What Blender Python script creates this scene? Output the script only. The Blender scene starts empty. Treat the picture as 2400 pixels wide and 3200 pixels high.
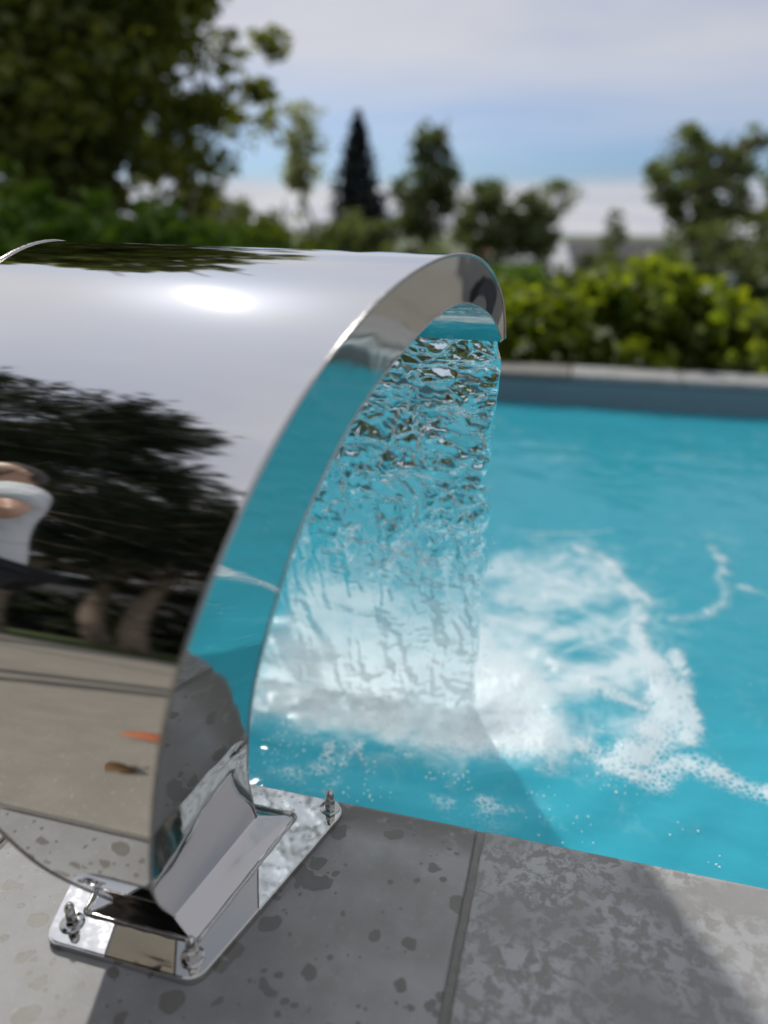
import bpy, bmesh, math, random
import numpy as np
from mathutils import Vector, Matrix
R = math.radians
rng = np.random.default_rng(7)
random.seed(7)
S = bpy.context.scene
COL = S.collection

# ------------------------------------------------------------------ camera
# world: x runs along the pool edge, y across the pool, z up; coping top = 0
CAM = Vector((0.0, 0.0, 0.75))
FPX, CX, CY = 2310.0, 1200.0, 1600.0          # the phone's lens in photo pixels
_th, _ya, _ro = math.atan((CY - 719.0) / FPX), R(15.0), R(0.4)
FW = Vector((-math.sin(_ya) * math.cos(_th), math.cos(_ya) * math.cos(_th), -math.sin(_th)))
_rt = Vector((math.cos(_ya), math.sin(_ya), 0)); _up = _rt.cross(FW)
RT = _rt * math.cos(_ro) + _up * math.sin(_ro)
UP = _up * math.cos(_ro) - _rt * math.sin(_ro)
cd = bpy.data.cameras.new('camera'); cam = bpy.data.objects.new('camera', cd); COL.objects.link(cam)
cam.matrix_world = Matrix(((RT.x, UP.x, -FW.x, CAM.x), (RT.y, UP.y, -FW.y, CAM.y), (RT.z, UP.z, -FW.z, CAM.z), (0, 0, 0, 1)))
cd.sensor_fit = 'VERTICAL'; cd.sensor_height = 36.0; cd.lens = 36.0 * FPX / 3200.0
cd.clip_start = 0.02; cd.clip_end = 3000
cd.dof.use_dof = True; cd.dof.focus_distance = 0.98; cd.dof.aperture_fstop = 1.45
S.camera = cam

# ------------------------------------------------------------------ sky, sun, exposure
SUN_EL, SUN_AZ = R(43.5), R(38.0)             # azimuth: left of the +y axis
SUN = Vector((-math.sin(SUN_AZ) * math.cos(SUN_EL), math.cos(SUN_AZ) * math.cos(SUN_EL), math.sin(SUN_EL)))
sd = bpy.data.lights.new('sun', 'SUN'); so = bpy.data.objects.new('sun', sd); COL.objects.link(so)
sd.energy = 3.4; sd.angle = R(2.2); sd.color = (1.0, 0.95, 0.87)
so.rotation_euler = (-SUN).to_track_quat('-Z', 'Y').to_euler(); so.location = (-6, 8, 9)

W = bpy.data.worlds.new('World'); S.world = W; W.use_nodes = True
nt = W.node_tree; nt.nodes.clear()
def N(t, **kw):
    n = nt.nodes.new(t)
    for k, v in kw.items(): setattr(n, k, v)
    return n
def ramp(n, stops, interp='EASE'):
    cr = n.color_ramp; cr.interpolation = interp
    while len(cr.elements) > 1: cr.elements.remove(cr.elements[-1])
    for i, (p, c) in enumerate(stops):
        e = cr.elements[0] if i == 0 else cr.elements.new(p)
        e.position = p; e.color = (*c, 1) if len(c) == 3 else c
out = N('ShaderNodeOutputWorld'); bg = N('ShaderNodeBackground')
sky = N('ShaderNodeTexSky', sky_type='NISHITA', sun_disc=False, sun_elevation=SUN_EL, sun_rotation=-SUN_AZ)
sky.air_density = 1.0; sky.dust_density = 1.5
tc = N('ShaderNodeTexCoord'); sep = N('ShaderNodeSeparateXYZ')
nt.links.new(tc.outputs['Generated'], sep.inputs[0])
# thin high cloud seen on a flat layer overhead
zc = N('ShaderNodeMath', operation='MAXIMUM'); zc.inputs[1].default_value = 0.0
nt.links.new(sep.outputs['Z'], zc.inputs[0])
za = N('ShaderNodeMath', operation='ADD'); za.inputs[1].default_value = 0.09; nt.links.new(zc.outputs[0], za.inputs[0])
dv = N('ShaderNodeVectorMath', operation='DIVIDE'); cmb = N('ShaderNodeCombineXYZ')
for i in range(3): nt.links.new(za.outputs[0], cmb.inputs[i])
nt.links.new(tc.outputs['Generated'], dv.inputs[0]); nt.links.new(cmb.outputs[0], dv.inputs[1])
mp = N('ShaderNodeMapping'); mp.inputs['Scale'].default_value = (0.55, 0.8, 0.0); mp.inputs['Rotation'].default_value = (0, 0, R(20)); mp.inputs['Location'].default_value = (3.1, 1.7, 0)
nt.links.new(dv.outputs[0], mp.inputs[0])
nz = N('ShaderNodeTexNoise'); nz.inputs['Scale'].default_value = 1.0; nz.inputs['Detail'].default_value = 6; nz.inputs['Roughness'].default_value = 0.5
nt.links.new(mp.outputs[0], nz.inputs['Vector'])
cr1 = N('ShaderNodeValToRGB'); ramp(cr1, [(0.32, (0.84,) * 3), (0.54, (1,) * 3)]); nt.links.new(nz.outputs['Fac'], cr1.inputs[0])
# layers of cloud by height: a white bank on the horizon, a blue gap, then overcast
nb = N('ShaderNodeMath', operation='MULTIPLY_ADD'); nb.inputs[1].default_value = 0.035; nb.inputs[2].default_value = -0.0175
nt.links.new(nz.outputs['Fac'], nb.inputs[0])
zz = N('ShaderNodeMath', operation='ADD'); nt.links.new(sep.outputs['Z'], zz.inputs[0]); nt.links.new(nb.outputs[0], zz.inputs[1])
cr2 = N('ShaderNodeValToRGB')
ramp(cr2, [(0.0, (1,) * 3), (0.048, (1,) * 3), (0.060, (0.10,) * 3), (0.085, (0.22,) * 3), (0.13, (0.55,) * 3), (0.20, (0.95,) * 3), (0.35, (1,) * 3)], 'LINEAR')
nt.links.new(zz.outputs[0], cr2.inputs[0])
cm = N('ShaderNodeMath', operation='MULTIPLY'); nt.links.new(cr1.outputs[0], cm.inputs[0]); nt.links.new(cr2.outputs[0], cm.inputs[1])
lowmask = N('ShaderNodeValToRGB'); ramp(lowmask, [(0.03, (1,) * 3), (0.055, (0,) * 3)], 'LINEAR'); nt.links.new(zz.outputs[0], lowmask.inputs[0])
cmx = N('ShaderNodeMath', operation='MAXIMUM'); nt.links.new(cm.outputs[0], cmx.inputs[0])
lm = N('ShaderNodeMath', operation='MULTIPLY'); lm.inputs[1].default_value = 0.9; nt.links.new(lowmask.outputs[0], lm.inputs[0]); nt.links.new(lm.outputs[0], cmx.inputs[1])
# the cloud's own brightness, with the glow of the veiled sun
dt = N('ShaderNodeVectorMath', operation='DOT_PRODUCT'); dt.inputs[1].default_value = SUN
nrm = N('ShaderNodeVectorMath', operation='NORMALIZE'); nt.links.new(tc.outputs['Generated'], nrm.inputs[0]); nt.links.new(nrm.outputs[0], dt.inputs[0])
mx = N('ShaderNodeMath', operation='MAXIMUM'); mx.inputs[1].default_value = 0.0; nt.links.new(dt.outputs['Value'], mx.inputs[0])
g1 = N('ShaderNodeMath', operation='POWER'); g1.inputs[1].default_value = 160.0; nt.links.new(mx.outputs[0], g1.inputs[0])
g2 = N('ShaderNodeMath', operation='POWER'); g2.inputs[1].default_value = 6.0; nt.links.new(mx.outputs[0], g2.inputs[0])
g1m = N('ShaderNodeMath', operation='MULTIPLY_ADD'); g1m.inputs[1].default_value = 0.9; g1m.inputs[2].default_value = 1.0; nt.links.new(g1.outputs[0], g1m.inputs[0])
g2m = N('ShaderNodeMath', operation='MULTIPLY_ADD'); g2m.inputs[1].default_value = 0.15; nt.links.new(g2.outputs[0], g2m.inputs[0]); nt.links.new(g1m.outputs[0], g2m.inputs[2])
crc = N('ShaderNodeValToRGB'); ramp(crc, [(0.30, (5.3, 5.5, 6.3)), (0.70, (6.5, 6.5, 6.8))]); nt.links.new(nz.outputs['Fac'], crc.inputs[0])
ccol = N('ShaderNodeVectorMath', operation='SCALE'); nt.links.new(crc.outputs[0], ccol.inputs[0]); nt.links.new(g2m.outputs[0], ccol.inputs['Scale'])
skm = N('ShaderNodeVectorMath', operation='MULTIPLY'); skm.inputs[1].default_value = (0.42, 0.64, 1.0); nt.links.new(sky.outputs[0], skm.inputs[0])
mix = N('ShaderNodeMixRGB'); nt.links.new(cmx.outputs[0], mix.inputs[0]); nt.links.new(skm.outputs[0], mix.inputs[1]); nt.links.new(ccol.outputs[0], mix.inputs[2])
nt.links.new(mix.outputs[0], bg.inputs[0]); bg.inputs[1].default_value = 0.1
nt.links.new(bg.outputs[0], out.inputs[0])
W.cycles.sampling_method = 'MANUAL'; W.cycles.sample_map_resolution = 512

S.view_settings.view_transform = 'Standard'; S.view_settings.look = 'None'; S.view_settings.exposure = 0.0; S.view_settings.gamma = 1.0
S.render.engine = 'CYCLES'
cy = S.cycles
cy.use_denoising = True; cy.max_bounces = 14; cy.diffuse_bounces = 3; cy.glossy_bounces = 6; cy.transmission_bounces = 10; cy.transparent_max_bounces = 12
cy.sample_clamp_indirect = 6.0; cy.sample_clamp_direct = 0.0; cy.blur_glossy = 0.3

# ------------------------------------------------------------------ material helpers
MATS = {}
class M:
    """small node-tree writer"""
    def __init__(s, name):
        s.m = bpy.data.materials.new(name); s.m.use_nodes = True; s.t = s.m.node_tree; s.t.nodes.clear()
        s.o = s.n('ShaderNodeOutputMaterial'); MATS[name] = s.m
    def n(s, t, **kw):
        x = s.t.nodes.new(t)
        for k, v in kw.items(): setattr(x, k, v)
        return x
    def l(s, a, b): s.t.links.new(a, b)
    def coord(s, scale=(1, 1, 1), rot=(0, 0, 0), loc=(0, 0, 0), kind='pos'):
        if kind == 'pos': src = s.n('ShaderNodeNewGeometry').outputs['Position']
        else: src = s.n('ShaderNodeTexCoord').outputs['Object']
        mp = s.n('ShaderNodeMapping'); mp.inputs['Scale'].default_value = scale; mp.inputs['Rotation'].default_value = rot; mp.inputs['Location'].default_value = loc
        s.l(src, mp.inputs[0]); return mp.outputs[0]
    def noise(s, co, scale, detail=3, rough=0.5, dist=0.0):
        x = s.n('ShaderNodeTexNoise'); x.inputs['Scale'].default_value = scale; x.inputs['Detail'].default_value = detail
        x.inputs['Roughness'].default_value = rough; x.inputs['Distortion'].default_value = dist
        s.l(co, x.inputs['Vector']); return x.outputs['Fac']
    def voro(s, co, scale, feature='F1', out='Distance', rand=1.0):
        x = s.n('ShaderNodeTexVoronoi', feature=feature); x.inputs['Scale'].default_value = scale; x.inputs['Randomness'].default_value = rand
        s.l(co, x.inputs['Vector']); return x.outputs[out]
    def math(s, op, a, b=None, c=None, clamp=False):
        x = s.n('ShaderNodeMath', operation=op, use_clamp=clamp)
        for i, v in enumerate((a, b, c)):
            if v is None: continue
            if isinstance(v, (int, float)): x.inputs[i].default_value = v
            else: s.l(v, x.inputs[i])
        return x.outputs[0]
    def ss(s, v, a, b, lo=0.0, hi=1.0):
        x = s.n('ShaderNodeMapRange', interpolation_type='SMOOTHSTEP')
        s.l(v, x.inputs[0])
        for i, q in enumerate((a, b, lo, hi)): x.inputs[i + 1].default_value = q
        return x.outputs[0]
    def mix(s, f, a, b, mode='MIX'):
        x = s.n('ShaderNodeMixRGB', blend_type=mode)
        for i, v in enumerate((f, a, b)):
            if isinstance(v, (int, float)): x.inputs[i].default_value = v
            elif isinstance(v, tuple): x.inputs[i].default_value = (*v, 1)
            else: s.l(v, x.inputs[i])
        return x.outputs[0]
    def bump(s, h, strength=0.3, dist=0.01):
        x = s.n('ShaderNodeBump'); x.inputs['Strength'].default_value = strength; x.inputs['Distance'].default_value = dist
        s.l(h, x.inputs['Height']); return x.outputs[0]
    def bsdf(s, col=None, rough=0.5, metal=0.0, normal=None, **kw):
        x = s.n('ShaderNodeBsdfPrincipled')
        for k, v in (('Base Color', col), ('Roughness', rough), ('Metallic', metal)):
            if v is None: continue
            if isinstance(v, tuple): x.inputs[k].default_value = (*v, 1)
            elif isinstance(v, (int, float)): x.inputs[k].default_value = v
            else: s.l(v, x.inputs[k])
        for k, v in kw.items():
            x.inputs[k.replace('_', ' ')].default_value = v
        if normal is not None: s.l(normal, x.inputs['Normal'])
        return x.outputs[0]
    def out(s, sh): s.l(sh, s.o.inputs['Surface']); return s.m

def simple(name, col, rough=0.6, metal=0.0, var=0.25, scale=8.0, bump=0.15):
    m = M(name); co = m.coord(kind='obj'); n = m.noise(co, scale, 4)
    c = m.mix(n, tuple(x * (1 - var) for x in col), tuple(min(1, x * (1 + var)) for x in col))
    return m.out(m.bsdf(c, rough, metal, m.bump(n, bump, 0.01)))

# polished stainless steel
m = M('steel'); co = m.coord(kind='obj')
w1 = m.noise(co, 5.0, 2); w2 = m.noise(co, 60.0, 3)
m.out(m.bsdf((0.82, 0.81, 0.79), 0.034, 1.0, m.bump(w1, 0.005, 0.02)))
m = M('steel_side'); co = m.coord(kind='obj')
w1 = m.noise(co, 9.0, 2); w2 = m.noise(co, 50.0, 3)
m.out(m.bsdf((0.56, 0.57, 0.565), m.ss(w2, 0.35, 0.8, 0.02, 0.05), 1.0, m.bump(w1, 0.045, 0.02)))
m = M('steel_plate'); co = m.coord(kind='obj')
w1 = m.noise(co, 22.0, 3); w2 = m.noise(co, 120.0, 4)
m.out(m.bsdf((0.70, 0.69, 0.66), m.ss(w2, 0.3, 0.75, 0.03, 0.07), 1.0, m.bump(w1, 0.007, 0.01)))
m = M('steel_skirt'); co = m.coord(kind='obj'); w1 = m.noise(co, 14.0, 2)
m.out(m.bsdf((0.50, 0.49, 0.49), 0.10, 1.0, m.bump(w1, 0.02, 0.01)))
m = M('steel_brushed'); co = m.coord(scale=(1, 1, 1), kind='obj')
w2 = m.noise(co, 300.0, 3)
m.out(m.bsdf((0.46, 0.44, 0.42), m.ss(w2, 0.3, 0.8, 0.12, 0.3), 1.0, m.bump(w2, 0.10, 0.002)))
m = M('steel_weld'); co = m.coord(kind='obj'); w = m.noise(co, 400.0, 2)
m.out(m.bsdf((0.50, 0.49, 0.47), 0.22, 1.0, m.bump(w, 0.4, 0.002)))
m = M('bolt_steel'); co = m.coord(kind='obj'); w = m.noise(co, 150.0, 2)
m.out(m.bsdf((0.55, 0.54, 0.52), m.ss(w, 0.3, 0.8, 0.05, 0.16), 1.0))

# stone of the coping: grey, with splashed wet spots
m = M('coping_stone'); co = m.coord()
big = m.noise(co, 3.0, 5, 0.6); fine = m.noise(co, 140.0, 4, 0.6); mid = m.noise(co, 26.0, 4, 0.6)
base = m.mix(big, (0.245, 0.252, 0.260), (0.320, 0.324, 0.328))
base = m.mix(m.math('MULTIPLY', m.ss(mid, 0.35, 0.7), 0.35), base, (0.20, 0.195, 0.185))
base = m.mix(m.math('MULTIPLY', m.ss(fine, 0.55, 0.8), 0.6), base, (0.40, 0.395, 0.38))
# round splash spots of several sizes, their outlines warped by noise
def spots(scale, lo, hi, keep, seed, warp=0.012):
    nvec = m.n('ShaderNodeTexNoise'); nvec.inputs['Scale'].default_value = 34.0; nvec.inputs['Detail'].default_value = 2; m.l(co, nvec.inputs['Vector'])
    sub = m.n('ShaderNodeVectorMath', operation='MULTIPLY_ADD'); m.l(nvec.outputs['Color'], sub.inputs[0]); sub.inputs[1].default_value = (warp * 2,) * 3; m.l(co, sub.inputs[2])
    mp = m.n('ShaderNodeMapping'); mp.inputs['Location'].default_value = (seed, seed * .7, 0); mp.inputs['Scale'].default_value = (1, 1, 0.0); m.l(sub.outputs[0], mp.inputs[0])
    v = m.n('ShaderNodeTexVoronoi', feature='F1'); v.inputs['Scale'].default_value = scale; m.l(mp.outputs[0], v.inputs['Vector'])
    sp = m.n('ShaderNodeSeparateColor'); m.l(v.outputs['Color'], sp.inputs[0])
    rad = m.math('MULTIPLY_ADD', sp.outputs[0], hi - lo, lo)
    on = m.math('GREATER_THAN', sp.outputs[1], 1.0 - keep)
    d = m.math('SUBTRACT', rad, v.outputs['Distance'])
    return m.math('MULTIPLY', m.ss(d, 0.0, 0.05), on)
gp = m.n('ShaderNodeNewGeometry'); sx = m.n('ShaderNodeSeparateXYZ'); m.l(gp.outputs['Position'], sx.inputs[0])
sA = spots(30.0, 0.12, 0.44, 0.62, 1.3); sB = spots(70.0, 0.10, 0.40, 0.45, 4.1, 0.006); sC = spots(13.0, 0.14, 0.40, 0.36, 7.7, 0.02)
wet = m.math('MAXIMUM', m.math('MAXIMUM', sA, sB), sC)
# the tile beyond the joint is wet all over and drying in pale flecks
flk = m.noise(co, 52.0, 6, 0.68, 0.4); flb = m.noise(co, 6.5, 3, 0.5)
pz = m.math('MULTIPLY', m.ss(sx.outputs['X'], -0.07, 0.02), m.ss(sx.outputs['X'], 0.10, 0.19, 1.0, 0.0))
dry = m.math('MULTIPLY', m.ss(flk, 0.44, 0.56), m.math('MULTIPLY_ADD', m.ss(flb, 0.36, 0.56), 0.75, m.math('MULTIPLY', pz, 0.3), clamp=True))
film = m.math('SUBTRACT', 1.0, dry)
right = m.ss(sx.outputs['X'], -0.074, -0.070); far = m.ss(sx.outputs['X'], 0.14, 0.30)
film = m.math('MULTIPLY', film, m.math('SUBTRACT', 1.0, m.math('MULTIPLY', far, 0.55)))
edge = m.math('MULTIPLY', m.ss(sx.outputs['Y'], 0.70, 0.775), m.ss(mid, 0.30, 0.48))
damp_shade = m.math('MULTIPLY', m.ss(m.noise(co, 4.2, 4, 0.6), 0.36, 0.56), m.ss(sx.outputs['X'], -0.55, -0.40, 0.10, 0.50))  # damp patches, deepened to stand in for shade round the base
wetL = m.math('MAXIMUM', m.math('MAXIMUM', wet, edge), damp_shade)
near_pool = m.ss(sx.outputs['Y'], 0.30, 0.40)
wetall = m.n('ShaderNodeMix'); m.l(right, wetall.inputs[0]); m.l(wetL, wetall.inputs[2]); m.l(m.math('MULTIPLY', film, 0.62), wetall.inputs[3])
wetf = m.math('MULTIPLY', wetall.outputs[0], near_pool)
base = m.mix(m.math('MULTIPLY', m.math('MULTIPLY', dry, right), 0.55), base, (0.40, 0.415, 0.435))
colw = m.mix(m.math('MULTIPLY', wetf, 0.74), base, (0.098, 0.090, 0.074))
rgh = m.math('MULTIPLY_ADD', wetf, -0.14, 0.68)
hgt = m.math('ADD', m.math('MULTIPLY', fine, 0.5), m.math('MULTIPLY', m.math('SUBTRACT', 1.0, wetf), 0.35))
m.out(m.bsdf(colw, rgh, 0.0, m.bump(hgt, 0.18, 0.003)))
m = M('grout'); co = m.coord(); n = m.noise(co, 90.0, 4)
m.out(m.bsdf(m.mix(n, (0.13, 0.128, 0.122), (0.20, 0.195, 0.185)), 0.85, 0.0, m.bump(n, 0.5, 0.003)))
m = M('paving_stone'); co = m.coord(); b1 = m.noise(co, 2.2, 5, 0.6); b2 = m.noise(co, 14.0, 5, 0.65, 0.5); b3 = m.noise(co, 90.0, 3)
c = m.mix(b1, (0.20, 0.185, 0.158), (0.315, 0.295, 0.255)); c = m.mix(m.ss(b2, 0.35, 0.75), m.mix(0.35, c, (0.14, 0.13, 0.11)), c)
m.out(m.bsdf(m.mix(m.ss(b3, 0.6, 0.8), c, (0.38, 0.36, 0.32)), 0.7, 0.0, m.bump(b3, 0.2, 0.003)))
m = M('liner'); co = m.coord(); b1 = m.noise(co, 1.5, 3)
m.out(m.bsdf(m.mix(b1, (0.24, 0.66, 0.77), (0.30, 0.74, 0.84)), 0.6))
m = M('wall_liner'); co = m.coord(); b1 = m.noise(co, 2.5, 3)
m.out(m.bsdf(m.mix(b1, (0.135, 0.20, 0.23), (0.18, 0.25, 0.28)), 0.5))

# pool water: clear blue-green, slightly milky with air, foam from the 'foam' attribute
m = M('pool_water'); co = m.coord()
fd = m.n('ShaderNodeAttribute', attribute_name='foam').outputs['Fac']; mk = m.n('ShaderNodeAttribute', attribute_name='milk_glint').outputs['Fac']
fn = m.noise(co, 26.0, 5, 0.7, 0.4); fn2 = m.noise(co, 120.0, 3, 0.6)
wv = m.n('ShaderNodeVectorMath', operation='MULTIPLY_ADD'); nv = m.n('ShaderNodeTexNoise'); nv.inputs['Scale'].default_value = 25.0; m.l(co, nv.inputs['Vector']); m.l(nv.outputs['Color'], wv.inputs[0]); wv.inputs[1].default_value = (.03, .03, 0); m.l(co, wv.inputs[2])
cell = m.voro(wv.outputs[0], 95.0, 'DISTANCE_TO_EDGE'); lace = m.ss(cell, 0.04, 0.34, 1.0, 0.0)
tex = m.math('ADD', m.math('MULTIPLY', fn, 0.5), m.math('ADD', m.math('MULTIPLY', lace, 0.38), m.math('MULTIPLY', fn2, 0.22)))
fo = m.n('ShaderNodeMapRange', interpolation_type='SMOOTHSTEP'); m.l(m.math('ADD', tex, fd), fo.inputs[0])
fo.inputs[1].default_value = 0.86; fo.inputs[2].default_value = 1.34
foam = m.math('MULTIPLY', fo.outputs[0], 0.85)
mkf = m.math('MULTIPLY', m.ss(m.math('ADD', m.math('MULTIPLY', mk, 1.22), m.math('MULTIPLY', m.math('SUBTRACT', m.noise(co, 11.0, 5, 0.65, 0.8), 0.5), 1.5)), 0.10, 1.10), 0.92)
rip = m.noise(co, 38.0, 3, 0.55); nor = m.bump(m.math('ADD', rip, m.math('MULTIPLY', m.math('ADD', foam, m.math('MULTIPLY', mkf, 0.35)), m.math('MULTIPLY', fn2, 1.6))), 0.30, 0.006)
tr = m.n('ShaderNodeBsdfTransparent'); tr.inputs[0].default_value = (0.34, 0.86, 0.94, 1)
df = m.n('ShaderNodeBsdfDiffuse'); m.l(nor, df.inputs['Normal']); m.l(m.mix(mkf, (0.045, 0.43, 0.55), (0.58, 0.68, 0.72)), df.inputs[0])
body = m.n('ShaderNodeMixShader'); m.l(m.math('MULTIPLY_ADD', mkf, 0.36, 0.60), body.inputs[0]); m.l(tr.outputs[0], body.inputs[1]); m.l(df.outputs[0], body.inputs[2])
gl = m.n('ShaderNodeBsdfGlossy'); gl.inputs['Roughness'].default_value = 0.04; m.l(nor, gl.inputs['Normal'])
fr = m.n('ShaderNodeFresnel'); fr.inputs[0].default_value = 1.33; m.l(nor, fr.inputs['Normal'])
s1 = m.n('ShaderNodeMixShader'); m.l(fr.outputs[0], s1.inputs[0]); m.l(body.outputs[0], s1.inputs[1]); m.l(gl.outputs[0], s1.inputs[2])
fs = m.bsdf((0.58, 0.67, 0.71), 0.35, 0.0, nor)
s2 = m.n('ShaderNodeMixShader'); m.l(foam, s2.inputs[0]); m.l(s1.outputs[0], s2.inputs[1]); m.l(fs, s2.inputs[2])
m.out(s2.outputs[0])
m = M('clear_water')
co = m.coord(); n1 = m.noise(co, 170.0, 2)
g = m.n('ShaderNodeBsdfGlass'); g.inputs['IOR'].default_value = 1.33; g.inputs['Roughness'].default_value = 0.0; g.inputs['Color'].default_value = (0.97, 1.0, 1.0, 1)
m.l(m.bump(n1, 0.12, 0.003), g.inputs['Normal'])
sz_ = m.n('ShaderNodeSeparateXYZ'); m.l(m.n('ShaderNodeNewGeometry').outputs['Position'], sz_.inputs[0])
tp_ = m.n('ShaderNodeBsdfTransparent'); mxs = m.n('ShaderNodeMixShader'); m.l(m.ss(sz_.outputs['Z'], 0.08, 0.34, 0.58, 0.94), mxs.inputs[0])
m.l(tp_.outputs[0], mxs.inputs[1]); m.l(g.outputs[0], mxs.inputs[2]); m.out(mxs.outputs[0])
m = M('bubble'); m.out(m.bsdf((0.80, 0.90, 0.92), 0.12, 0.0))

def leafmat(name, c1, c2, trans=0.5, sub=None):
    m = M(name); ge = m.n('ShaderNodeNewGeometry'); co = m.coord()
    nz = m.noise(co, 1.3, 2)
    f = m.math('ADD', m.math('MULTIPLY', ge.outputs['Random Per Island'], 0.6), m.math('MULTIPLY', nz, 0.5), clamp=True)
    c = m.mix(f, c1, c2)
    d = m.n('ShaderNodeBsdfDiffuse'); m.l(c, d.inputs[0])
    t = m.n('ShaderNodeBsdfTranslucent'); m.l(m.mix(1.0, c, sub or (1.0, 1.0, 0.45), 'MULTIPLY'), t.inputs[0])
    g = m.n('ShaderNodeBsdfGlossy'); g.inputs['Roughness'].default_value = 0.45; g.inputs[0].default_value = (0.5, 0.5, 0.5, 1)
    a = m.n('ShaderNodeMixShader'); a.inputs[0].default_value = trans; m.l(d.outputs[0], a.inputs[1]); m.l(t.outputs[0], a.inputs[2])
    b = m.n('ShaderNodeMixShader'); b.inputs[0].default_value = 0.05; m.l(a.outputs[0], b.inputs[1]); m.l(g.outputs[0], b.inputs[2])
    return m.out(b.outputs[0])
leafmat('leaf_vine', (0.10, 0.16, 0.014), (0.26, 0.31, 0.03), 0.60, (1.35, 1.3, 0.4))
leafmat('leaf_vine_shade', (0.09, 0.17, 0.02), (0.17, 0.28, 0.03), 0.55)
leafmat('leaf_dark', (0.075, 0.115, 0.05), (0.16, 0.20, 0.08), 0.55)  # greens lightened, haze put into the colour
leafmat('leaf_big', (0.07, 0.115, 0.035), (0.30, 0.31, 0.05), 0.6)  # yellow end of the mix paints in the backlit leaf edges
leafmat('leaf_mid', (0.11, 0.155, 0.075), (0.22, 0.27, 0.12), 0.55)  # lightened for haze as well
leafmat('leaf_pale', (0.30, 0.33, 0.18), (0.46, 0.48, 0.26), 0.55)
leafmat('needle_blue', (0.016, 0.024, 0.030), (0.034, 0.046, 0.052), 0.15)
leafmat('needle_pine', (0.018, 0.030, 0.016), (0.045, 0.062, 0.03), 0.2)
leafmat('leaf_laurel', (0.012, 0.022, 0.010), (0.028, 0.042, 0.016), 0.2)
leafmat('grass_blade', (0.03, 0.07, 0.012), (0.06, 0.12, 0.02), 0.4)
m = M('bark'); co = m.coord(kind='obj', scale=(1, 1, 0.35)); n = m.noise(co, 16.0, 5, 0.65); v = m.voro(co, 11.0)
m.out(m.bsdf(m.mix(m.ss(v, 0.05, 0.5), (0.05, 0.036, 0.026), m.mix(n, (0.17, 0.125, 0.095), (0.36, 0.28, 0.21))), 0.9, 0.0, m.bump(m.math('ADD', n, v), 0.8, 0.03)))
m = M('lawn'); co = m.coord(); n = m.noise(co, 2.0, 4); n2 = m.noise(co, 40.0, 3)
m.out(m.bsdf(m.mix(n2, m.mix(n, (0.022, 0.045, 0.010), (0.045, 0.075, 0.016)), (0.07, 0.09, 0.03)), 0.9, 0.0, m.bump(n2, 0.6, 0.03)))
simple('concrete', (0.30, 0.30, 0.29), 0.8)
simple('post_metal', (0.32, 0.34, 0.35), 0.45, 0.5)
simple('anthracite', (0.012, 0.013, 0.017), 0.7, 0.0, 0.3, 2.0)
simple('roof_slate', (0.045, 0.042, 0.052), 0.7, 0.0, 0.35, 1.2)
simple('roof_pale', (0.42, 0.43, 0.46), 0.6, 0.0, 0.15, 1.0)
simple('render_pale', (0.50, 0.48, 0.45), 0.8, 0.0, 0.1, 1.0)
simple('brick_red', (0.26, 0.09, 0.06), 0.85, 0.0, 0.35, 6.0)
simple('frame_grey', (0.10, 0.105, 0.11), 0.5)
simple('plastic_white', (0.75, 0.76, 0.76), 0.4, 0.0, 0.05)
simple('render_grey', (0.36, 0.355, 0.34), 0.85, 0.0, 0.12, 1.5)
simple('drain_iron', (0.03, 0.029, 0.028), 0.6)
m = M('window_glass'); m.out(m.bsdf((0.03, 0.04, 0.05), 0.04))
simple('skin', (0.52, 0.30, 0.21), 0.5, 0.0, 0.1, 20.0, 0.05)
simple('beard', (0.15, 0.085, 0.055), 0.8, 0.0, 0.35, 120.0, 0.3)
simple('hair', (0.022, 0.014, 0.009), 0.6, 0.0, 0.5, 70.0, 0.6)
m = M('tshirt'); co = m.coord(kind='obj'); n = m.noise(co, 7.0, 3, 0.5, 0.8); n2 = m.noise(co, 300.0, 2)
m.out(m.bsdf((0.60, 0.62, 0.65), 0.85, 0.0, m.bump(m.math('ADD', n, m.math('MULTIPLY', n2, 0.03)), 0.9, 0.035)))
simple('trousers', (0.02, 0.021, 0.026), 0.9, 0.0, 0.3, 15.0, 0.4)
simple('shoe', (0.35, 0.35, 0.36), 0.7)
simple('phone_black', (0.012, 0.012, 0.014), 0.25)
simple('leaf_orange', (0.42, 0.13, 0.055), 0.7, 0.0, 0.35, 40.0, 0.4)
simple('leaf_brown', (0.11, 0.055, 0.018), 0.7, 0.0, 0.4, 40.0, 0.4)

# ------------------------------------------------------------------ mesh helpers
def link(o, parent=None, **props):
    COL.objects.link(o)
    if parent is not None: o.parent = parent
    for k, v in props.items():
        if v is not None: o[k] = v
    return o
def mesh_np(name, v, f, mat, parent=None, smooth=True, **props):
    """v (n,3), f (k,3 or 4) index array"""
    me = bpy.data.meshes.new(name); v = np.asarray(v, dtype=np.float32); f = np.asarray(f, dtype=np.int32)
    k = f.shape[1]
    me.vertices.add(len(v)); me.vertices.foreach_set('co', v.ravel())
    me.loops.add(f.size); me.loops.foreach_set('vertex_index', f.ravel())
    me.polygons.add(len(f)); me.polygons.foreach_set('loop_start', np.arange(0, f.size, k, dtype=np.int32))
    me.polygons.foreach_set('use_smooth', np.full(len(f), smooth))
    me.update(calc_edges=True); me.validate()
    if mat: me.materials.append(MATS[mat])
    return link(bpy.data.objects.new(name, me), parent, **props)
def mesh_bm(name, bm, mat, parent=None, smooth=False, **props):
    me = bpy.data.meshes.new(name); bm.normal_update(); bm.to_mesh(me); bm.free()
    if smooth: me.polygons.foreach_set('use_smooth', [True] * len(me.polygons))
    if mat: me.materials.append(MATS[mat])
    return link(bpy.data.objects.new(name, me), parent, **props)
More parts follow.
